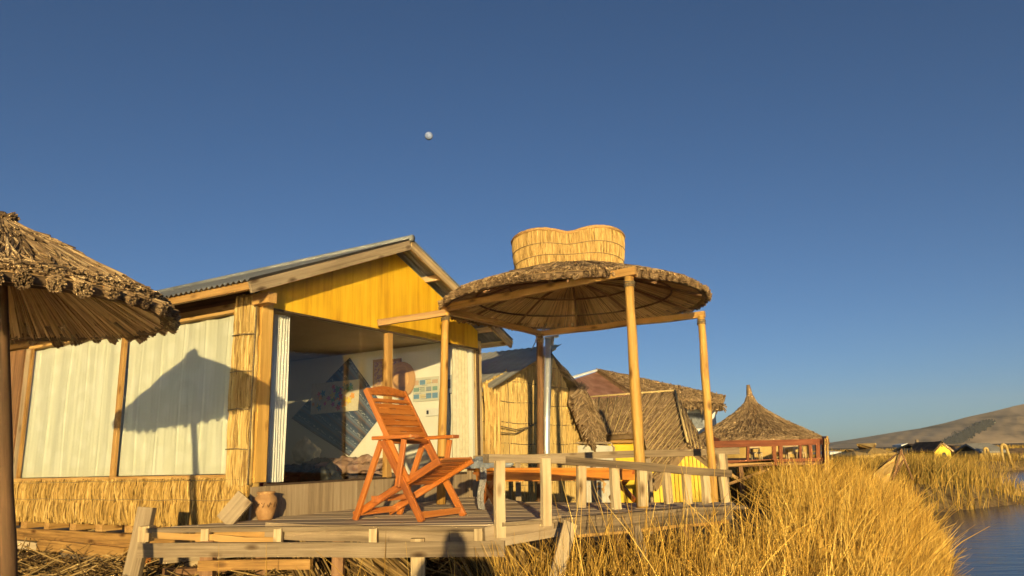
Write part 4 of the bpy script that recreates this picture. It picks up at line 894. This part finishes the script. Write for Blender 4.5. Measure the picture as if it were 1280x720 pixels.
mb.reeds(P, rng.uniform(.006, .011, (N, 1))); mb.build("verge_flap", M['softthatch'], hut)
# low reed screen between the cabin and the hut
mb = MB(); Mx = frame(np.array([*(PC+RW*3.86-LW*.02)[:2], .95]), RW, LW); reed_panel(mb, Mx, .36, 0, lambda x: 1.55-.3*x, .016, .014, 0, .1, [(0, .55), (.4, 1)], dens=1.6, lean=.05)
mb.box(PC+RW*4.03+LW*.06+[0, 0, .25], (.3, .05, .9), np.stack([RW, LW, np.array([0, 0, 1])], 1)); tag(mb.build("reed_screen", M['goldthatch']), "narrow bright reed screen filling the gap between cabin and gable hut", "screen")
fp = aty(685, 600, 10.35)
flue = thing("flue_pipe", (fp[0], fp[1], .5), "shiny steel flue pipe standing before the reed gable", "pipe")
mb = MB(); mb.tube([(fp[0], fp[1], .5), (fp[0]-.005, fp[1], 1.7), aty(685, 424, 10.35)], .045, 14); mb.build("pipe", M['shiny'], flue)
mb = MB(); mb.tube([aty(681, 423, 10.35), aty(698, 420, 10.3)], .02, 8); mb.tube([aty(691, 421, 10.3), aty(690, 432, 10.3)], .022, 8); mb.build("elbow", M['greymetal'], flue)
mb = MB(); mb.tube([aty(688, 435, 10.4), aty(690, 445, 10.4), aty(687, 520, 10.4)], .012, 6); mb.build("bracket", M['black'], flue)
mb = MB()
for k, (dx, dy) in enumerate(((0, 0), (2, 8))):
    mb.tube([g1(604+dx, 500+dy, .06), g1(612, 520+dy, .08), g1(626, 533+dy, .08), g1(645, 537+dy*.6, .08), g1(660, 534, .08), g1(672, 528, .08)], .009, 5)
tag(mb.build("hanging_cable", M['rope']), "two slack cables looping across the reed gable", "cable")

# ------------------------------------------------------------------ second thatched hut, yellow front
Y2 = 15.0
def p2(px, py, y=Y2): return aty(px, py, y)
h2 = thing("yellow_thatched_hut", p2(800, 600)*[1, 1, 0]+[0, 0, .5], "thatched hut with overhanging hipped roof and bright yellow boarded front", "hut")
A, B_, C_, D_, E_, F_, G_ = p2(738, 499, 16.6), p2(843, 491, 16.2), p2(859, 556, 13.9), p2(818, 606, 13.9), p2(806, 540, 14.9), p2(738, 544, 15.4), p2(893, 585, 14.6)
faces = [[A, B_, E_, F_], [B_, C_, D_, E_], [B_, G_+[.1, .3, .05], G_, C_]]
mb = MB()
for q in faces: slab(mb, q, .14)
Bk = p2(850, 520, 19.0); mb.prism([B_, B_+[.9, 2.4, -1.2], G_+[.3, .9, 0], G_+[.1, .3, .05]], (0, 0, -.1)); mb.prism([A, B_, B_+[.9, 2.4, -1.2], A+[.3, 2.6, -1.2]], (0, 0, -.1))
r2 = mb.build("thatch_roof", M['softthatch'], h2)
mb = MB(); thatch_face(mb, faces[0], 2600, .5, .012, .05); thatch_face(mb, faces[1], 2600, .5, .012, .05); thatch_face(mb, faces[2], 1000, .4, .012, .05)
for q in faces[1:2]:
    N = 160; u = rng.uniform(0, 1, N)[:, None]; bs = D_*(1-u)+E_*u; P = np.zeros((N, 3, 3)); dd = (D_-B_); dd /= np.linalg.norm(dd); P[:, 0] = bs-dd*.2; P[:, 1] = bs; P[:, 2] = bs+dd*rng.uniform(.02, .15, N)[:, None]-[0, 0, .04]; mb.reeds(P, .012)
mb.build("thatch_strands", M['softthatch'], r2)
mb = MB()
nrm = np.array([0, -.055, .05])
for q in faces[:2]:
    for k in range(1, 9):
        t = k/9; mb.tube([q[0]*(1-t)+q[1]*t+nrm, q[3]*(1-t)+q[2]*t+nrm], .0085, 4)
for k in range(1, 7):
    t = k/7; q = faces[2]; mb.tube([q[0]*(1-t)+q[1]*t+nrm, q[3]*(1-t)+q[2]*t+nrm], .009, 4)
mb.tube([B_+nrm, C_+nrm], .022, 6); mb.tube([A+nrm, B_+nrm], .022, 6)
mb.build("roof_net", M['ochrerope'], r2)
mb = MB(); base_z = .5
fr = [p2(812, 640, 14.1), p2(812, 600, 14.1), p2(857, 563, 14.1), p2(889, 588, 14.1), p2(891, 640, 14.1)]
L_, R_ = fr[0][0], fr[4][0]; nb_ = 16
for i in range(nb_):
    xa = L_+(R_-L_)*i/nb_; xb = L_+(R_-L_)*(i+1)/nb_-.012; tz = lambda x: np.interp(x, [fr[1][0], fr[2][0], fr[3][0]], [fr[1][2], fr[2][2], fr[3][2]])
    mb.prism([(xa, 14.1, .5), (xb, 14.1, .5), (xb, 14.1, tz(xb)), (xa, 14.1, tz(xa))], (0, .04, 0)); v = mb.V[-1]; mb.G[-1] = np.stack([v[:, 2], v[:, 0], v[:, 1]], 1)+rng.uniform(0, 9, 3)
mb.build("front_wall", M['yellowpaint'], h2)
mb = MB(); q0, q1 = p2(738, 560, 15.7), p2(818, 560, 15.2); mb.prism([(q0[0], q0[1], .5), (q1[0], q1[1], .5), (q1[0], q1[1], 1.98), (q0[0], q0[1], 1.98)], (.02, .06, 0)); mb.build("side_wall", M['yellowpaint'], h2)
mb = MB(); mb.bar(p2(738, 552, 15.55), p2(812, 552, 15.1), .05, .06); mb.build("wall_plate", M['pine'], h2)
mb = MB(); mb.prism([p2(818, 632, 14.05)*[1, 1, 0]+[0, 0, .5], p2(819, 632, 15.2)*[1, 1, 0]+[0, 0, .5], p2(818, 632, 15.2)*[1, 1, 0]+[0, 0, 1.5], p2(818, 632, 14.05)*[1, 1, 0]+[0, 0, 1.3]], (.05, 0, 0)); mb.build("return_wall", M['yellowpaint'], h2)
# white slatted screen with painted plants
scr = thing("white_screen", p2(735, 610, 13.2)*[1, 1, 0]+[0, 0, .5], "white ribbed screen with faded plant motifs below the thatched eave", "screen")
mb = MB()
for k in range(16):
    t = k/15; x = 712+(766-712)*t; a = p2(x, 556+3*abs(t-.5), 13.2); mb.bar((a[0], a[1], .5), a, .05, .03, up=(0, 1, 0), c_=rng.uniform(.3, .7))
mb.build("slat_panel", M['screenwhite'], scr)
mb = MB(); a = p2(712, 555, 13.18); b_ = p2(767, 555, 13.18); mb.tube([(a[0], a[1], .6), a-[0, 0, .05], a+[.05, 0, .02], b_+[-.05, 0, .02], b_-[0, 0, .06], (b_[0], b_[1], .6)], .022, 6); mb.build("screen_frame", M['greywood'], scr)
for px in (716, 726, 744, 755):
    mb = MB()
    a = p2(px, 618, 13.16)
    mb.bar(a+[0, 0, .02], a+[.02, 0, .46], .02, .006, up=(0, 1, 0))
    for j in range(5): mb.bar(a+[0, .001, .06+.08*j], a+[rng.uniform(-.09, .09), .001, .11+.08*j], .045, .006, up=(0, 1, 0))
    mb.build("plant_motif", M['pine'], scr)

# ------------------------------------------------------------------ third house: rusty roof and thatched verandah
Y3 = 23.0
def p3(px, py, y=Y3): return aty(px, py, y)
h3 = thing("rusty_roofed_house", p3(810, 560)*[1, 1, 0]+[0, 0, .5], "white walled house with rusty red sheet roof and shaggy thatched eave", "house")
a, b_, c, d = p3(720, 472, 22), p3(745, 465, 24), p3(800, 500, 22), p3(714, 505, 21)
mb = MB(); slab(mb, [p3(712, 476, 22), b_, p3(804, 498, 22.4), p3(700, 520, 20.5)], .06); mb.build("sheet_roof", M['rust'], h3)
mb = MB(); mb.bar(p3(700, 478.5, 22)+[0, -.02, .05], b_+[0, -.05, .05], .1, .06); mb.build("roof_edge", M['whitepaint'], h3)
q3 = [b_+[0, 0, .08], p3(905, 497, 22.2), p3(903, 505, 21.2), p3(800, 497, 21.9)]
mb = MB(); slab(mb, q3, .22); slab(mb, [b_+[0, 0, .05], b_+[1.5, 3, -.6], p3(905, 497, 22.2)+[.2, 3, -.6], p3(905, 497, 22.2)], .2); t3 = mb.build("thatch_roof", M['softthatch'], h3)
mb = MB(); thatch_face(mb, q3, 4200, .55, .018, .14, .5); N = 500; u = rng.uniform(.3, 1, N)[:, None]; bs = q3[3]*(1-u)+q3[2]*u; P = np.zeros((N, 3, 3)); P[:, 0] = bs+[0, .3, .1]; P[:, 1] = bs+[0, 0, .0]; P[:, 2] = bs+rng.normal(0, .07, (N, 3))+[0, -.12, -.12]; mb.reeds(P, .018)
mb.build("thatch_strands", M['softthatch'], t3)
mb = MB(); x0, x1 = p3(850, 500, 22.5)[0], p3(893, 500, 22.5)[0]; mb.box(((x0+x1)/2, 23.2, 1.75), (x1-x0, 1.4, 2.5)); mb.box((x0-1.6, 23.6, 1.4), (3.2, .8, 2.1)); mb.build("wall", M['whitepaint'], h3)
mb = MB(); mb.box(((x0+x1)/2-.15, 22.48, 2.45), ((x1-x0)*.55, .03, .45)); mb.build("window", M['greycloth'], h3)
# low red roof beside it
mb = MB(); slab(mb, [p3(892, 540, 19.5), p3(925, 545, 19.5), p3(932, 556, 18.5), p3(890, 554, 18.5)], .05)
tag(mb.build("red_sheet_roof", M['redwood']), "low slanting red board lean-to beside the round hut", "lean-to")

# ------------------------------------------------------------------ round conical hut and the red railed platform
CC = aty(944, 562, 20.0)*np.array([1, 1, 0])
con = thing("conical_hut", (CC[0], CC[1], .5), "round hut with tall pointed brown thatch and tuft on top", "hut")
def hz(py): return EYE+(562-py)/F*20.0
cpf = [(.07, hz(497)), (.16, hz(508)), (.38, hz(517)), (.8, hz(530)), (1.25, hz(541)), (1.62, hz(550)), (1.78, hz(556))]
mb = MB(); cone_surface(mb, CC, cpf, 48); cr = mb.build("thatch_roof", M['softthatch'], con)
mb = MB(); cone_thatch(mb, CC, cpf, 9500, .011, .05, courses=13, lift=.08, tw=.10, ov=.07); mb.build("thatch_strands", M['softthatch'], cr)
mb = MB(); mb.tube([(CC[0]-.0, CC[1], hz(500)), (CC[0]-.01, CC[1], hz(492)), (CC[0]-.02, CC[1], hz(483))], (.10, .075, .05), 10, wob=.1); mb.build("roof_tuft", M['softthatch'], cr)
mb = MB()
for k in range(10): mb.tube([(CC[0]+1.4*math.cos(k*.628), CC[1]+1.4*math.sin(k*.628), .5), (CC[0]+1.4*math.cos(k*.628), CC[1]+1.4*math.sin(k*.628), 1.9)], .05, 6)
mb.lathe([(1.3, .5), (1.3, 1.75)], (CC[0], CC[1], 0), 40); mb.build("round_wall", M['paleread'], con)
YP = 15.0
pla = thing("red_platform", aty(960, 580, YP)*[1, 1, 0]+[0, 0, .5], "red painted railed platform on struts among the reeds", "platform")
def pp(px, py, y=YP): return aty(px, py, y)
mb = MB(); mb.bar(pp(884, 555.5), pp(1034, 552), .08, .12, seg=4, jit=.01); mb.build("top_rail", M['redwood'], pla)
mb = MB(); mb.bar(pp(1034, 552), pp(1030, 548, 17.6), .08, .1); mb.build("top_rail", M['redwood'], pla)
mb = MB(); mb.bar(pp(892, 578), pp(1034, 574), .06, .06); mb.build("lower_rail", M['redwood'], pla)
mb = MB(); mb.bar(pp(892, 582.5), pp(967, 576.5), .06, .06); mb.build("floor_beam", M['pine'], pla)
fl = [pp(892, 581), pp(1034, 577), pp(1032, 571, 18.0), pp(892, 573, 18.0)]
mb = MB(); slab(mb, fl, .05); mb.build("floor", M['brownwood'], pla)
for px, a, b_ in ((898, 553, 580), (935, 553, 578), (967, 553, 582), (975, 553, 580), (1000, 552, 578), (1012, 552, 577), (1022, 552, 577), (1030, 552, 577)):
    mb = MB(); mb.bar(pp(px+random.uniform(-2, 2), b_), pp(px, a), random.uniform(.05, .09), .05, up=(0, 1, 0)); mb.build("rail_post", M['redwood'], pla)
for a, b_ in (((908, 606), (962, 586)), ((905, 588), (922, 598))):
    mb = MB(); mb.bar(pp(*a), pp(*b_), .05, .05); mb.build("strut", M['pine'], pla)
for px in (904, 925, 950, 990, 1028):
    for yy in (YP+.1, 17.5):
        q = pp(px, 580, yy); mb = MB(); mb.bar((q[0], q[1], .4), (q[0], q[1], q[2]-.03), .08, .08); mb.build("stilt", M['brownwood'], pla)
for px, w1 in ((946, .2), (990, .22), (1001, .18)):
    q = pp(px, 574, 16.2); mb = MB(); mb.box(q+[0, 0, .13], (w1, .2, .03)); [mb.bar(q+[sx*w1*.42, sy*.08, -.02], q+[sx*w1*.42, sy*.08, .12], .025, .025, up=(0, 1, 0)) for sx in (-1, 1) for sy in (-1, 1)]; mb.bar(q+[-w1/2, .1, .12], q+[-w1/2, .12, .30], .03, .03); mb.bar(q+[w1/2, .1, .12], q+[w1/2, .12, .30], .03, .03); mb.bar(q+[-w1/2, .11, .26], q+[w1/2, .11, .26], .02, .09)
    lab = {946: "pale wooden stool standing leftmost on the red platform", 990: "pale wooden stool mid way along the red platform", 1001: "pale wooden stool rightmost behind the red railing"}[px]
    tag(mb.build("wooden_stool", M['palewood']), lab, "stool", "stools on the red platform")
mb = MB(); q = pp(1033, 600, 14.8); mb.tube([(q[0]+.0, q[1], .5), pp(1034, 545, 14.8)], .022, 8); mb.tube([(q[0]-.05, q[1], .5), pp(1031, 548, 14.8)], .016, 8); tag(mb.build("reed_post", M['goldthatch']), "tall golden reed post at the right end of the red railing", "post")

# ------------------------------------------------------------------ beyond: reed boat prow and far village
YB = 17.2
def pb(px, py, y=YB): return aty(px, py, y)
boat = thing("reed_tent", pb(1110, 590)*[1, 1, 0]+[0, 0, .5], "golden pointed reed shelter leaning in the reed bed with tied poles", "reed shelter")
mb = MB(); slab(mb, [pb(1128, 562, 17.4), pb(1112, 590, 17.0), pb(1086, 612, 16.8), pb(1092, 592, 17.1)], .05); mb.prism([pb(1127, 563), pb(1110, 603, 17.2), pb(1075, 612, 17.2)], (.1, .12, 0)); t = mb.build("reed_side", M['goldthatch'], boat)
mb = MB(); mb.prism([pb(1128, 564, 17.5), pb(1130, 578, 17.5), pb(1119, 592, 17.4), pb(1113, 588, 17.4)], (.04, .05, 0)); mb.build("mat_panel", M['paleread'], boat)
for a, b_ in (((1127, 561), (1116, 600)), ((1126, 563), (1141, 600)), ((1129, 575), (1118, 596))):
    mb = MB(); mb.tube([pb(*a, 17.1), pb(*b_, 17.1)], .022, 6); mb.build("pole", M['brownwood'], boat)
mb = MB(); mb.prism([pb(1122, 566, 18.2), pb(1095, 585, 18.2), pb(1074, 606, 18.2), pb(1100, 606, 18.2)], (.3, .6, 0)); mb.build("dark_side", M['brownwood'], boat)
def hutfar(px0, px1, pyb, pye, pyr, Y, label, name, wall, roof, gable=None, door=False, rx=None, cat="hut"):
    """distant gabled hut: eave line px0..px1 at pye, ridge at pyr"""
    a = aty(px0, pye, Y); b_ = aty(px1, pye, Y); zr = aty((px0+px1)/2, pyr, Y)[2]; ze = a[2]; w = b_[0]-a[0]; g = float(.45)
    t = thing(name, ((a[0]+b_[0])/2, Y, g), label, cat, "huts of the far shore"); d = max(w*.9, 2.5)
    m = MB(); m.box(((a[0]+b_[0])/2, Y+d/2, (ze+g)/2), (w, d, ze-g))
    if gable: m.prism([(a[0], Y+.002, ze), (b_[0], Y+.002, ze), ((a[0]+b_[0])/2, Y+.002, zr)], (0, .1, 0))
    m.build("wall", M[wall], t)
    m = MB(); xm = (a[0]+b_[0])/2; o_ = .15
    if gable:
        for sx in (a[0]-o_, b_[0]+o_): slab(m, [(xm, Y-.1, zr+.08), (xm, Y+d+.2, zr+.08), (sx, Y+d+.2, ze-.05), (sx, Y-.1, ze-.05)], .1)
    else:
        for yy in (Y-.25, Y+d+.25): slab(m, [(a[0]+(rx or 0), Y+d/2, zr), (b_[0]-(rx or 0), Y+d/2, zr), (b_[0]+o_, yy, ze-.05), (a[0]-o_, yy, ze-.05)], .1)
        if rx:
            for sx, xr in ((a[0]-o_, a[0]+rx), (b_[0]+o_, b_[0]-rx)): slab(m, [(xr, Y+d/2, zr), (xr+.001, Y+d/2, zr), (sx, Y+d+.25, ze-.05), (sx, Y-.25, ze-.05)], .1)
    m.build("roof", M[roof], t)
    if door:
        m = MB(); cxx = xm+.05; ww = w*.14; pts = [(cxx-ww, Y-.02, g+.2)]+[(cxx-ww*math.cos(x), Y-.02, g+(ze-g)*.7+ww*math.sin(x)) for x in np.linspace(0, math.pi, 9)]+[(cxx+ww, Y-.02, g+.2)]; m.prism(pts, (0, .015, 0)); m.build("doorway", M['black'], t)
        m = MB(); m.box((xm, Y-.02, ze+(zr-ze)*.55), (w*.06, .02, (zr-ze)*.22)); m.build("vent", M['black'], t)
    return t
hutfar(1168, 1188, 573, 563, 553.5, 42, "bright yellow hut with a dark arched doorway on the far shore", "yellow_hut", 'yellowpaint', 'thatch', True, True)
hutfar(1148, 1170, 573, 560, 554, 47, "brown thatched hut just left of the yellow hut", "thatched_hut", 'palewood', 'thatch')
hutfar(1085, 1116, 575, 566, 553.5, 34, "tan pyramid roofed reed hut left of the leaning shelter", "thatched_hut", 'goldthatch', 'goldthatch', rx=1.0)
hutfar(1071, 1086, 575, 568, 561, 33, "small brown reed hut farthest left in the village", "thatched_hut", 'thatch', 'goldthatch', rx=.4)
hutfar(1132, 1152, 574, 565, 561.5, 52, "low hut with a flat blue grey roof between thatched huts", "grey_roofed_hut", 'brownwood', 'greymetal')
hutfar(1224, 1254, 580, 563.5, 553.5, 46, "cream reed house with a long grey sheet roof near the arches", "grey_roofed_hut", 'paleread', 'greymetal')
hutfar(1196, 1208, 575, 562, 556, 55, "small tan thatched hut right of the yellow hut", "thatched_hut", 'redwood', 'thatch', rx=.5)
hutfar(1265, 1300, 580, 566, 560, 56, "pinkish low house at the right edge of the far bank", "low_house", 'paleread', 'thatch')
hutfar(1038, 1052, 572, 565, 563.5, 48, "low white shed roof just right of the red platform", "low_shed", 'whitepaint', 'whitepaint')
mb = MB(); mb.bar(aty(1121, 557.5, 50), aty(1129, 555.5, 50), 1.2, .12); q = aty(1122, 558, 50); mb.bar((q[0], 50, .4), q, .08, .08); q = aty(1128, 557, 50); mb.bar((q[0], 50, .4), q, .08, .08); tag(mb.build("solar_panel", M['whitepaint']), "small bright slanted panel above the leaning reed shelter", "panel")
def arch(x0, x1, pyb, pyt, Y, label):
    a = aty(x0, pyb, Y); b_ = aty(x1, pyb, Y); zt = aty((x0+x1)/2, pyt, Y)[2]; R_ = (b_[0]-a[0])/2; cx0 = (a[0]+b_[0])/2; zc = zt-R_
    m = MB(); pts = [(a[0], Y, .3)]+[(cx0-R_*math.cos(x), Y, zc+R_*math.sin(x)) for x in np.linspace(0, math.pi, 13)]+[(b_[0]+.15, Y, .3)]; m.tube(pts, .075, 8); tag(m.build("reed_arch", M['paleread']), label, "arch", "reed arches on the far shore")
arch(1255, 1261.5, 580, 555.5, 44, "tall bundled reed arch standing at the water's edge of the village"); arch(1232, 1236, 572, 560, 45, "small reed arch in front of the grey roofed reed house")
mb = MB(); q = aty(1146, 556, 55); mb.tube([(q[0], 55, .4), aty(1146, 549.5, 55)], .12, 6); tag(mb.build("reed_pole", M['greywood']), "thin upright pole rising left of the yellow hut", "pole")
mb = MB(); q = aty(1273, 580, 50); mb.tube([(q[0], 50, .3), aty(1276, 568, 50)], .08, 6); tag(mb.build("mooring_stake", M['greywood']), "leaning stake at the far right bank", "stake")

# ------------------------------------------------------------------ reeds, straw and grass
deckpoly = poly
def blades(mb, X, Y, H, lean=.35, r=.004, bend=.5, wind=(0, 0), K=5):
    N = len(X); Z = gz(X, Y)-.03; P = np.zeros((N, K, 3)); a = rng.uniform(0, 2*math.pi, N); l = np.minimum(np.abs(rng.normal(0, lean, N)), .8)*H; dx = np.cos(a)*l+wind[0]*H; dy = np.sin(a)*l+wind[1]*H
    bz = rng.uniform(0, 1, N)**2*bend
    for i in range(K):
        t = i/(K-1); P[:, i, 0] = X+dx*t**1.6; P[:, i, 1] = Y+dy*t**1.6; P[:, i, 2] = Z+H*(t-bz*t**3*.6)
    R = rng.uniform(.7, 1.3, (N, 1))*r*np.array([1, .95, .8, .55, .2])[None, :K]; C = np.clip(.7*rng.beta(.7, .7, N)+.3*(.5+.5*np.sin(X*1.7+2*np.sin(Y*.9))*np.sin(Y*1.3+X*.6))+rng.normal(0, .06, N), 0, 1); mb.reeds(P, R, C)
def scatter(n_, x0, x1, y0, y1, keep):
    X = rng.uniform(x0, x1, n_); Y = rng.uniform(y0, y1, n_); k = keep(X, Y); return X[k], Y[k]
notin = lambda X, Y: ~inside(deckpoly, X, Y)
cl_ = rng.uniform(0, 1, (400, 2))
def clump(X, Y, s_=.55):
    return .5+.5*np.sin(X*2.3+1.7*np.sin(Y*1.3))*np.sin(Y*1.9+1.1*np.sin(X*1.7))
mb = MB()
# dense bed right of the deck down to the shore
X, Y = scatter(40000, 1.2, 9.5, 5.0, 18.5, lambda X, Y: notin(X, Y) & (X < shore(Y)-.25) & (X > np.interp(Y, [5, 6.6, 7.4, 9, 12, 18.5], [.6, 1.6, 2.3, 2.9, 4.0, 5.2])) & (rng.uniform(0, 1, len(X)) < .35+.8*clump(X, Y)))
H = (.36+.46*clump(X*1.3+3, Y*1.1)+rng.uniform(0, .40, len(X)))*np.interp(Y, [5, 8, 18], [.85, 1, 1])*np.interp(shore(Y)-X, [-.1, .8], [.6, 1])
H *= np.interp(X/Y, [.26, .36, .46], [.60, .78, .92]); blades(mb, X, Y, H, .34, .0046, .35, (.03, -.02))
k = rng.choice(len(X), 3600, replace=False); blades(mb, X[k], Y[k], H[k]*rng.uniform(.75, 1.2, 3600), .62, .0066, .5, (.02, 0))
k = rng.choice(len(X), 1200, replace=False); blades(mb, X[k], Y[k], H[k]*rng.uniform(.9, 1.25, 1200), .25, .0075, .15, (.0, 0))
# edge of the bank, drooping to the water
X = rng.uniform(.0, .55, 5200); Y = rng.uniform(5, 17, 5200); X = shore(Y)-X; blades(mb, X, Y, rng.uniform(.2, .5, 5200), .40, .004, .9, (.06, -.05))
# straggly stalks in front of the deck
X, Y = scatter(5200, -.2, 3.6, 4.7, 6.9, lambda X, Y: notin(X, Y) & (Y < np.interp(X, [-.3, 2, 4], [5.65, 6.85, 7.5])))
blades(mb, X, Y, rng.uniform(.25, .62, len(X)), .35, .0036, .5)
X, Y = scatter(170, .3, 2.6, 4.9, 6.7, lambda X, Y: notin(X, Y) & (Y < np.interp(X, [-.3, 2, 4], [5.6, 6.75, 7.5])))
blades(mb, X, Y, rng.uniform(.7, 1.05, len(X)), .4, .0045, .5, (.1, 0))
X, Y = scatter(60, -3.2, .2, 4.9, 5.9, lambda X, Y: Y < np.interp(X, [-3, -.2], [6.05, 5.5])); blades(mb, X, Y, rng.uniform(.3, .62, len(X)), .35, .004, .4)
o = mb.build("reed_grass", M['grass']); struct(o, "stuff"); tag(o, "dense golden dry reeds between the deck and the water", "reeds")
mb = MB()
X, Y = scatter(80000, 5.5, 30, 16.6, 46, lambda X, Y: (X < shore(Y)+.1) & (X > np.interp(Y, [16.6, 20, 46], [7.2, 8.2, 12])) & (rng.uniform(0, 1, len(X)) < (.3+.9*clump(X*.7, Y*.6))*np.interp(Y, [17, 24, 46], [1, .8, .5])))
H = (.36+.40*clump(X*.8+1, Y*.7+2)+rng.uniform(0, .24, len(X)))*np.interp(shore(Y)-X, [-.1, .8], [.7, 1])*np.interp(Y, [17, 22, 40], [.9, 1.0, .8]); blades(mb, X, Y, H, .30, .009, .7, (.12, 0))
X, Y = scatter(1500, 12, 20, 22, 33, lambda X, Y: (X < shore(Y)-1) & (((X-15+.0*Y)/1.8)**2+((Y-27)/3.)**2 < 1)); blades(mb, X, Y, rng.uniform(.6, 1.0, len(X)), .35, .011, .4)
o = mb.build("green_reeds", M['greengrass']); struct(o, "stuff"); tag(o, "green and gold reed bed on the farther tongue of land", "reeds")
# reeds far behind, around the village
mb = MB(); X, Y = scatter(6000, 8, 60, 40, 62, lambda X, Y: (X < shore(Y)-.3) & (X > np.interp(Y, [40, 62], [10, 20])) & (rng.uniform(0, 1, len(X)) < .9*clump(X*.5, Y*.5))); blades(mb, X, Y, rng.uniform(.2, .6, len(X)), .3, .02, .5)
X, Y = scatter(9000, 4.5, 12, 17, 34, lambda X, Y: (X < np.interp(Y, [17, 34], [8.5, 13.5]))); blades(mb, X, Y, rng.uniform(.3, .62, len(X)), .3, .009, .5)
X, Y = scatter(9000, 20, 160, 62, 210, lambda X, Y: (X < shore(Y)-1) & (X > .30*Y)); blades(mb, X, Y, rng.uniform(.3, .9, len(X)), .3, .06, .5)
o = mb.build("distant_reeds", M['greengrass']); struct(o, "stuff"); tag(o, "brownish reeds growing round the far huts", "reeds")
# fallen straw under the cabin and the deck
mb = MB(); N = 9000; X = rng.uniform(-7.5, 1.6, N); Y = np.interp(X, [-7.5, -2.5, -.2, 1.6], [9.0, 6.0, 5.4, 6.2])+rng.uniform(-.7, 1.9, N); Z = gz(X, Y); a = rng.uniform(0, 6.283, N); L = rng.uniform(.15, .55, N); P = np.zeros((N, 3, 3)); tl = np.abs(rng.normal(0, .22, N))
for i in range(3):
    t = i/2; P[:, i, 0] = X+np.cos(a)*L*t; P[:, i, 1] = Y+np.sin(a)*L*t; P[:, i, 2] = Z+.03+rng.uniform(0, .10, N)*(i == 0)+L*tl*t-.03*(t-.5)**2
mb.reeds(P, rng.uniform(.003, .0065, (N, 1)))
for k in range(9):      # cut sheaves lying butt-end out under the deck
    x = rng.uniform(-1.9, .0); y = np.interp(x, [-2, 0], [6.2, 5.8])+rng.uniform(.0, .35); N = 60; P = np.zeros((N, 2, 3)); d0 = np.array([rng.uniform(.2, .7), -.35, -.35]); P[:, 1] = np.array([x, y, .82])+rng.normal(0, .06, (N, 3)); P[:, 0] = P[:, 1]-d0*rng.uniform(.5, .7, N)[:, None]*-1; mb.reeds(P, rng.uniform(.006, .010, (N, 1)))
o = mb.build("fallen_straw", M['straw']); struct(o, "stuff"); tag(o, "loose brown straw littering the ground below the deck", "straw")

# ------------------------------------------------------------------ the photographer, whose shadow falls on the deck edge
pv = [(0, -.34, .90), (0, -.33, 1.08), (0, -.32, 1.27), (0, -.31, 1.39), (0, -.29, 1.49), (0, -.285, 1.60),
      (-.19, -.32, 1.34), (-.27, -.22, 1.14), (-.10, -.13, 1.36), (.19, -.32, 1.34), (.27, -.22, 1.14), (.10, -.13, 1.36),
      (-.10, -.34, .82), (-.12, -.31, .46), (-.12, -.34, .10), (-.13, -.24, .06), (.10, -.34, .82), (.12, -.31, .46), (.12, -.34, .10), (.13, -.24, .06)]
pe = [(0, 1), (1, 2), (2, 3), (3, 4), (4, 5), (2, 6), (6, 7), (7, 8), (2, 9), (9, 10), (10, 11), (0, 12), (12, 13), (13, 14), (14, 15), (0, 16), (16, 17), (17, 18), (18, 19)]
prd = [.16, .15, .16, .065, .095, .07, .085, .06, .04, .085, .06, .04, .11, .07, .05, .045, .11, .07, .05, .045]
me = bpy.data.meshes.new("person"); me.from_pydata([(x*1.12-.02, y, z*1.075) for x, y, z in pv], pe, []); po = bpy.data.objects.new("person", me); col.objects.link(po)
sk_ = po.modifiers.new("skin", 'SKIN'); sb = po.modifiers.new("sub", 'SUBSURF'); sb.levels = 2; sb.render_levels = 2
for v, r_ in zip(me.skin_vertices[0].data, prd): v.radius = (r_, r_)
me.skin_vertices[0].data[0].use_root = True
me.materials.append(M['jacket']); tag(po, "standing photographer in dark clothes holding a phone up, facing the deck", "person")
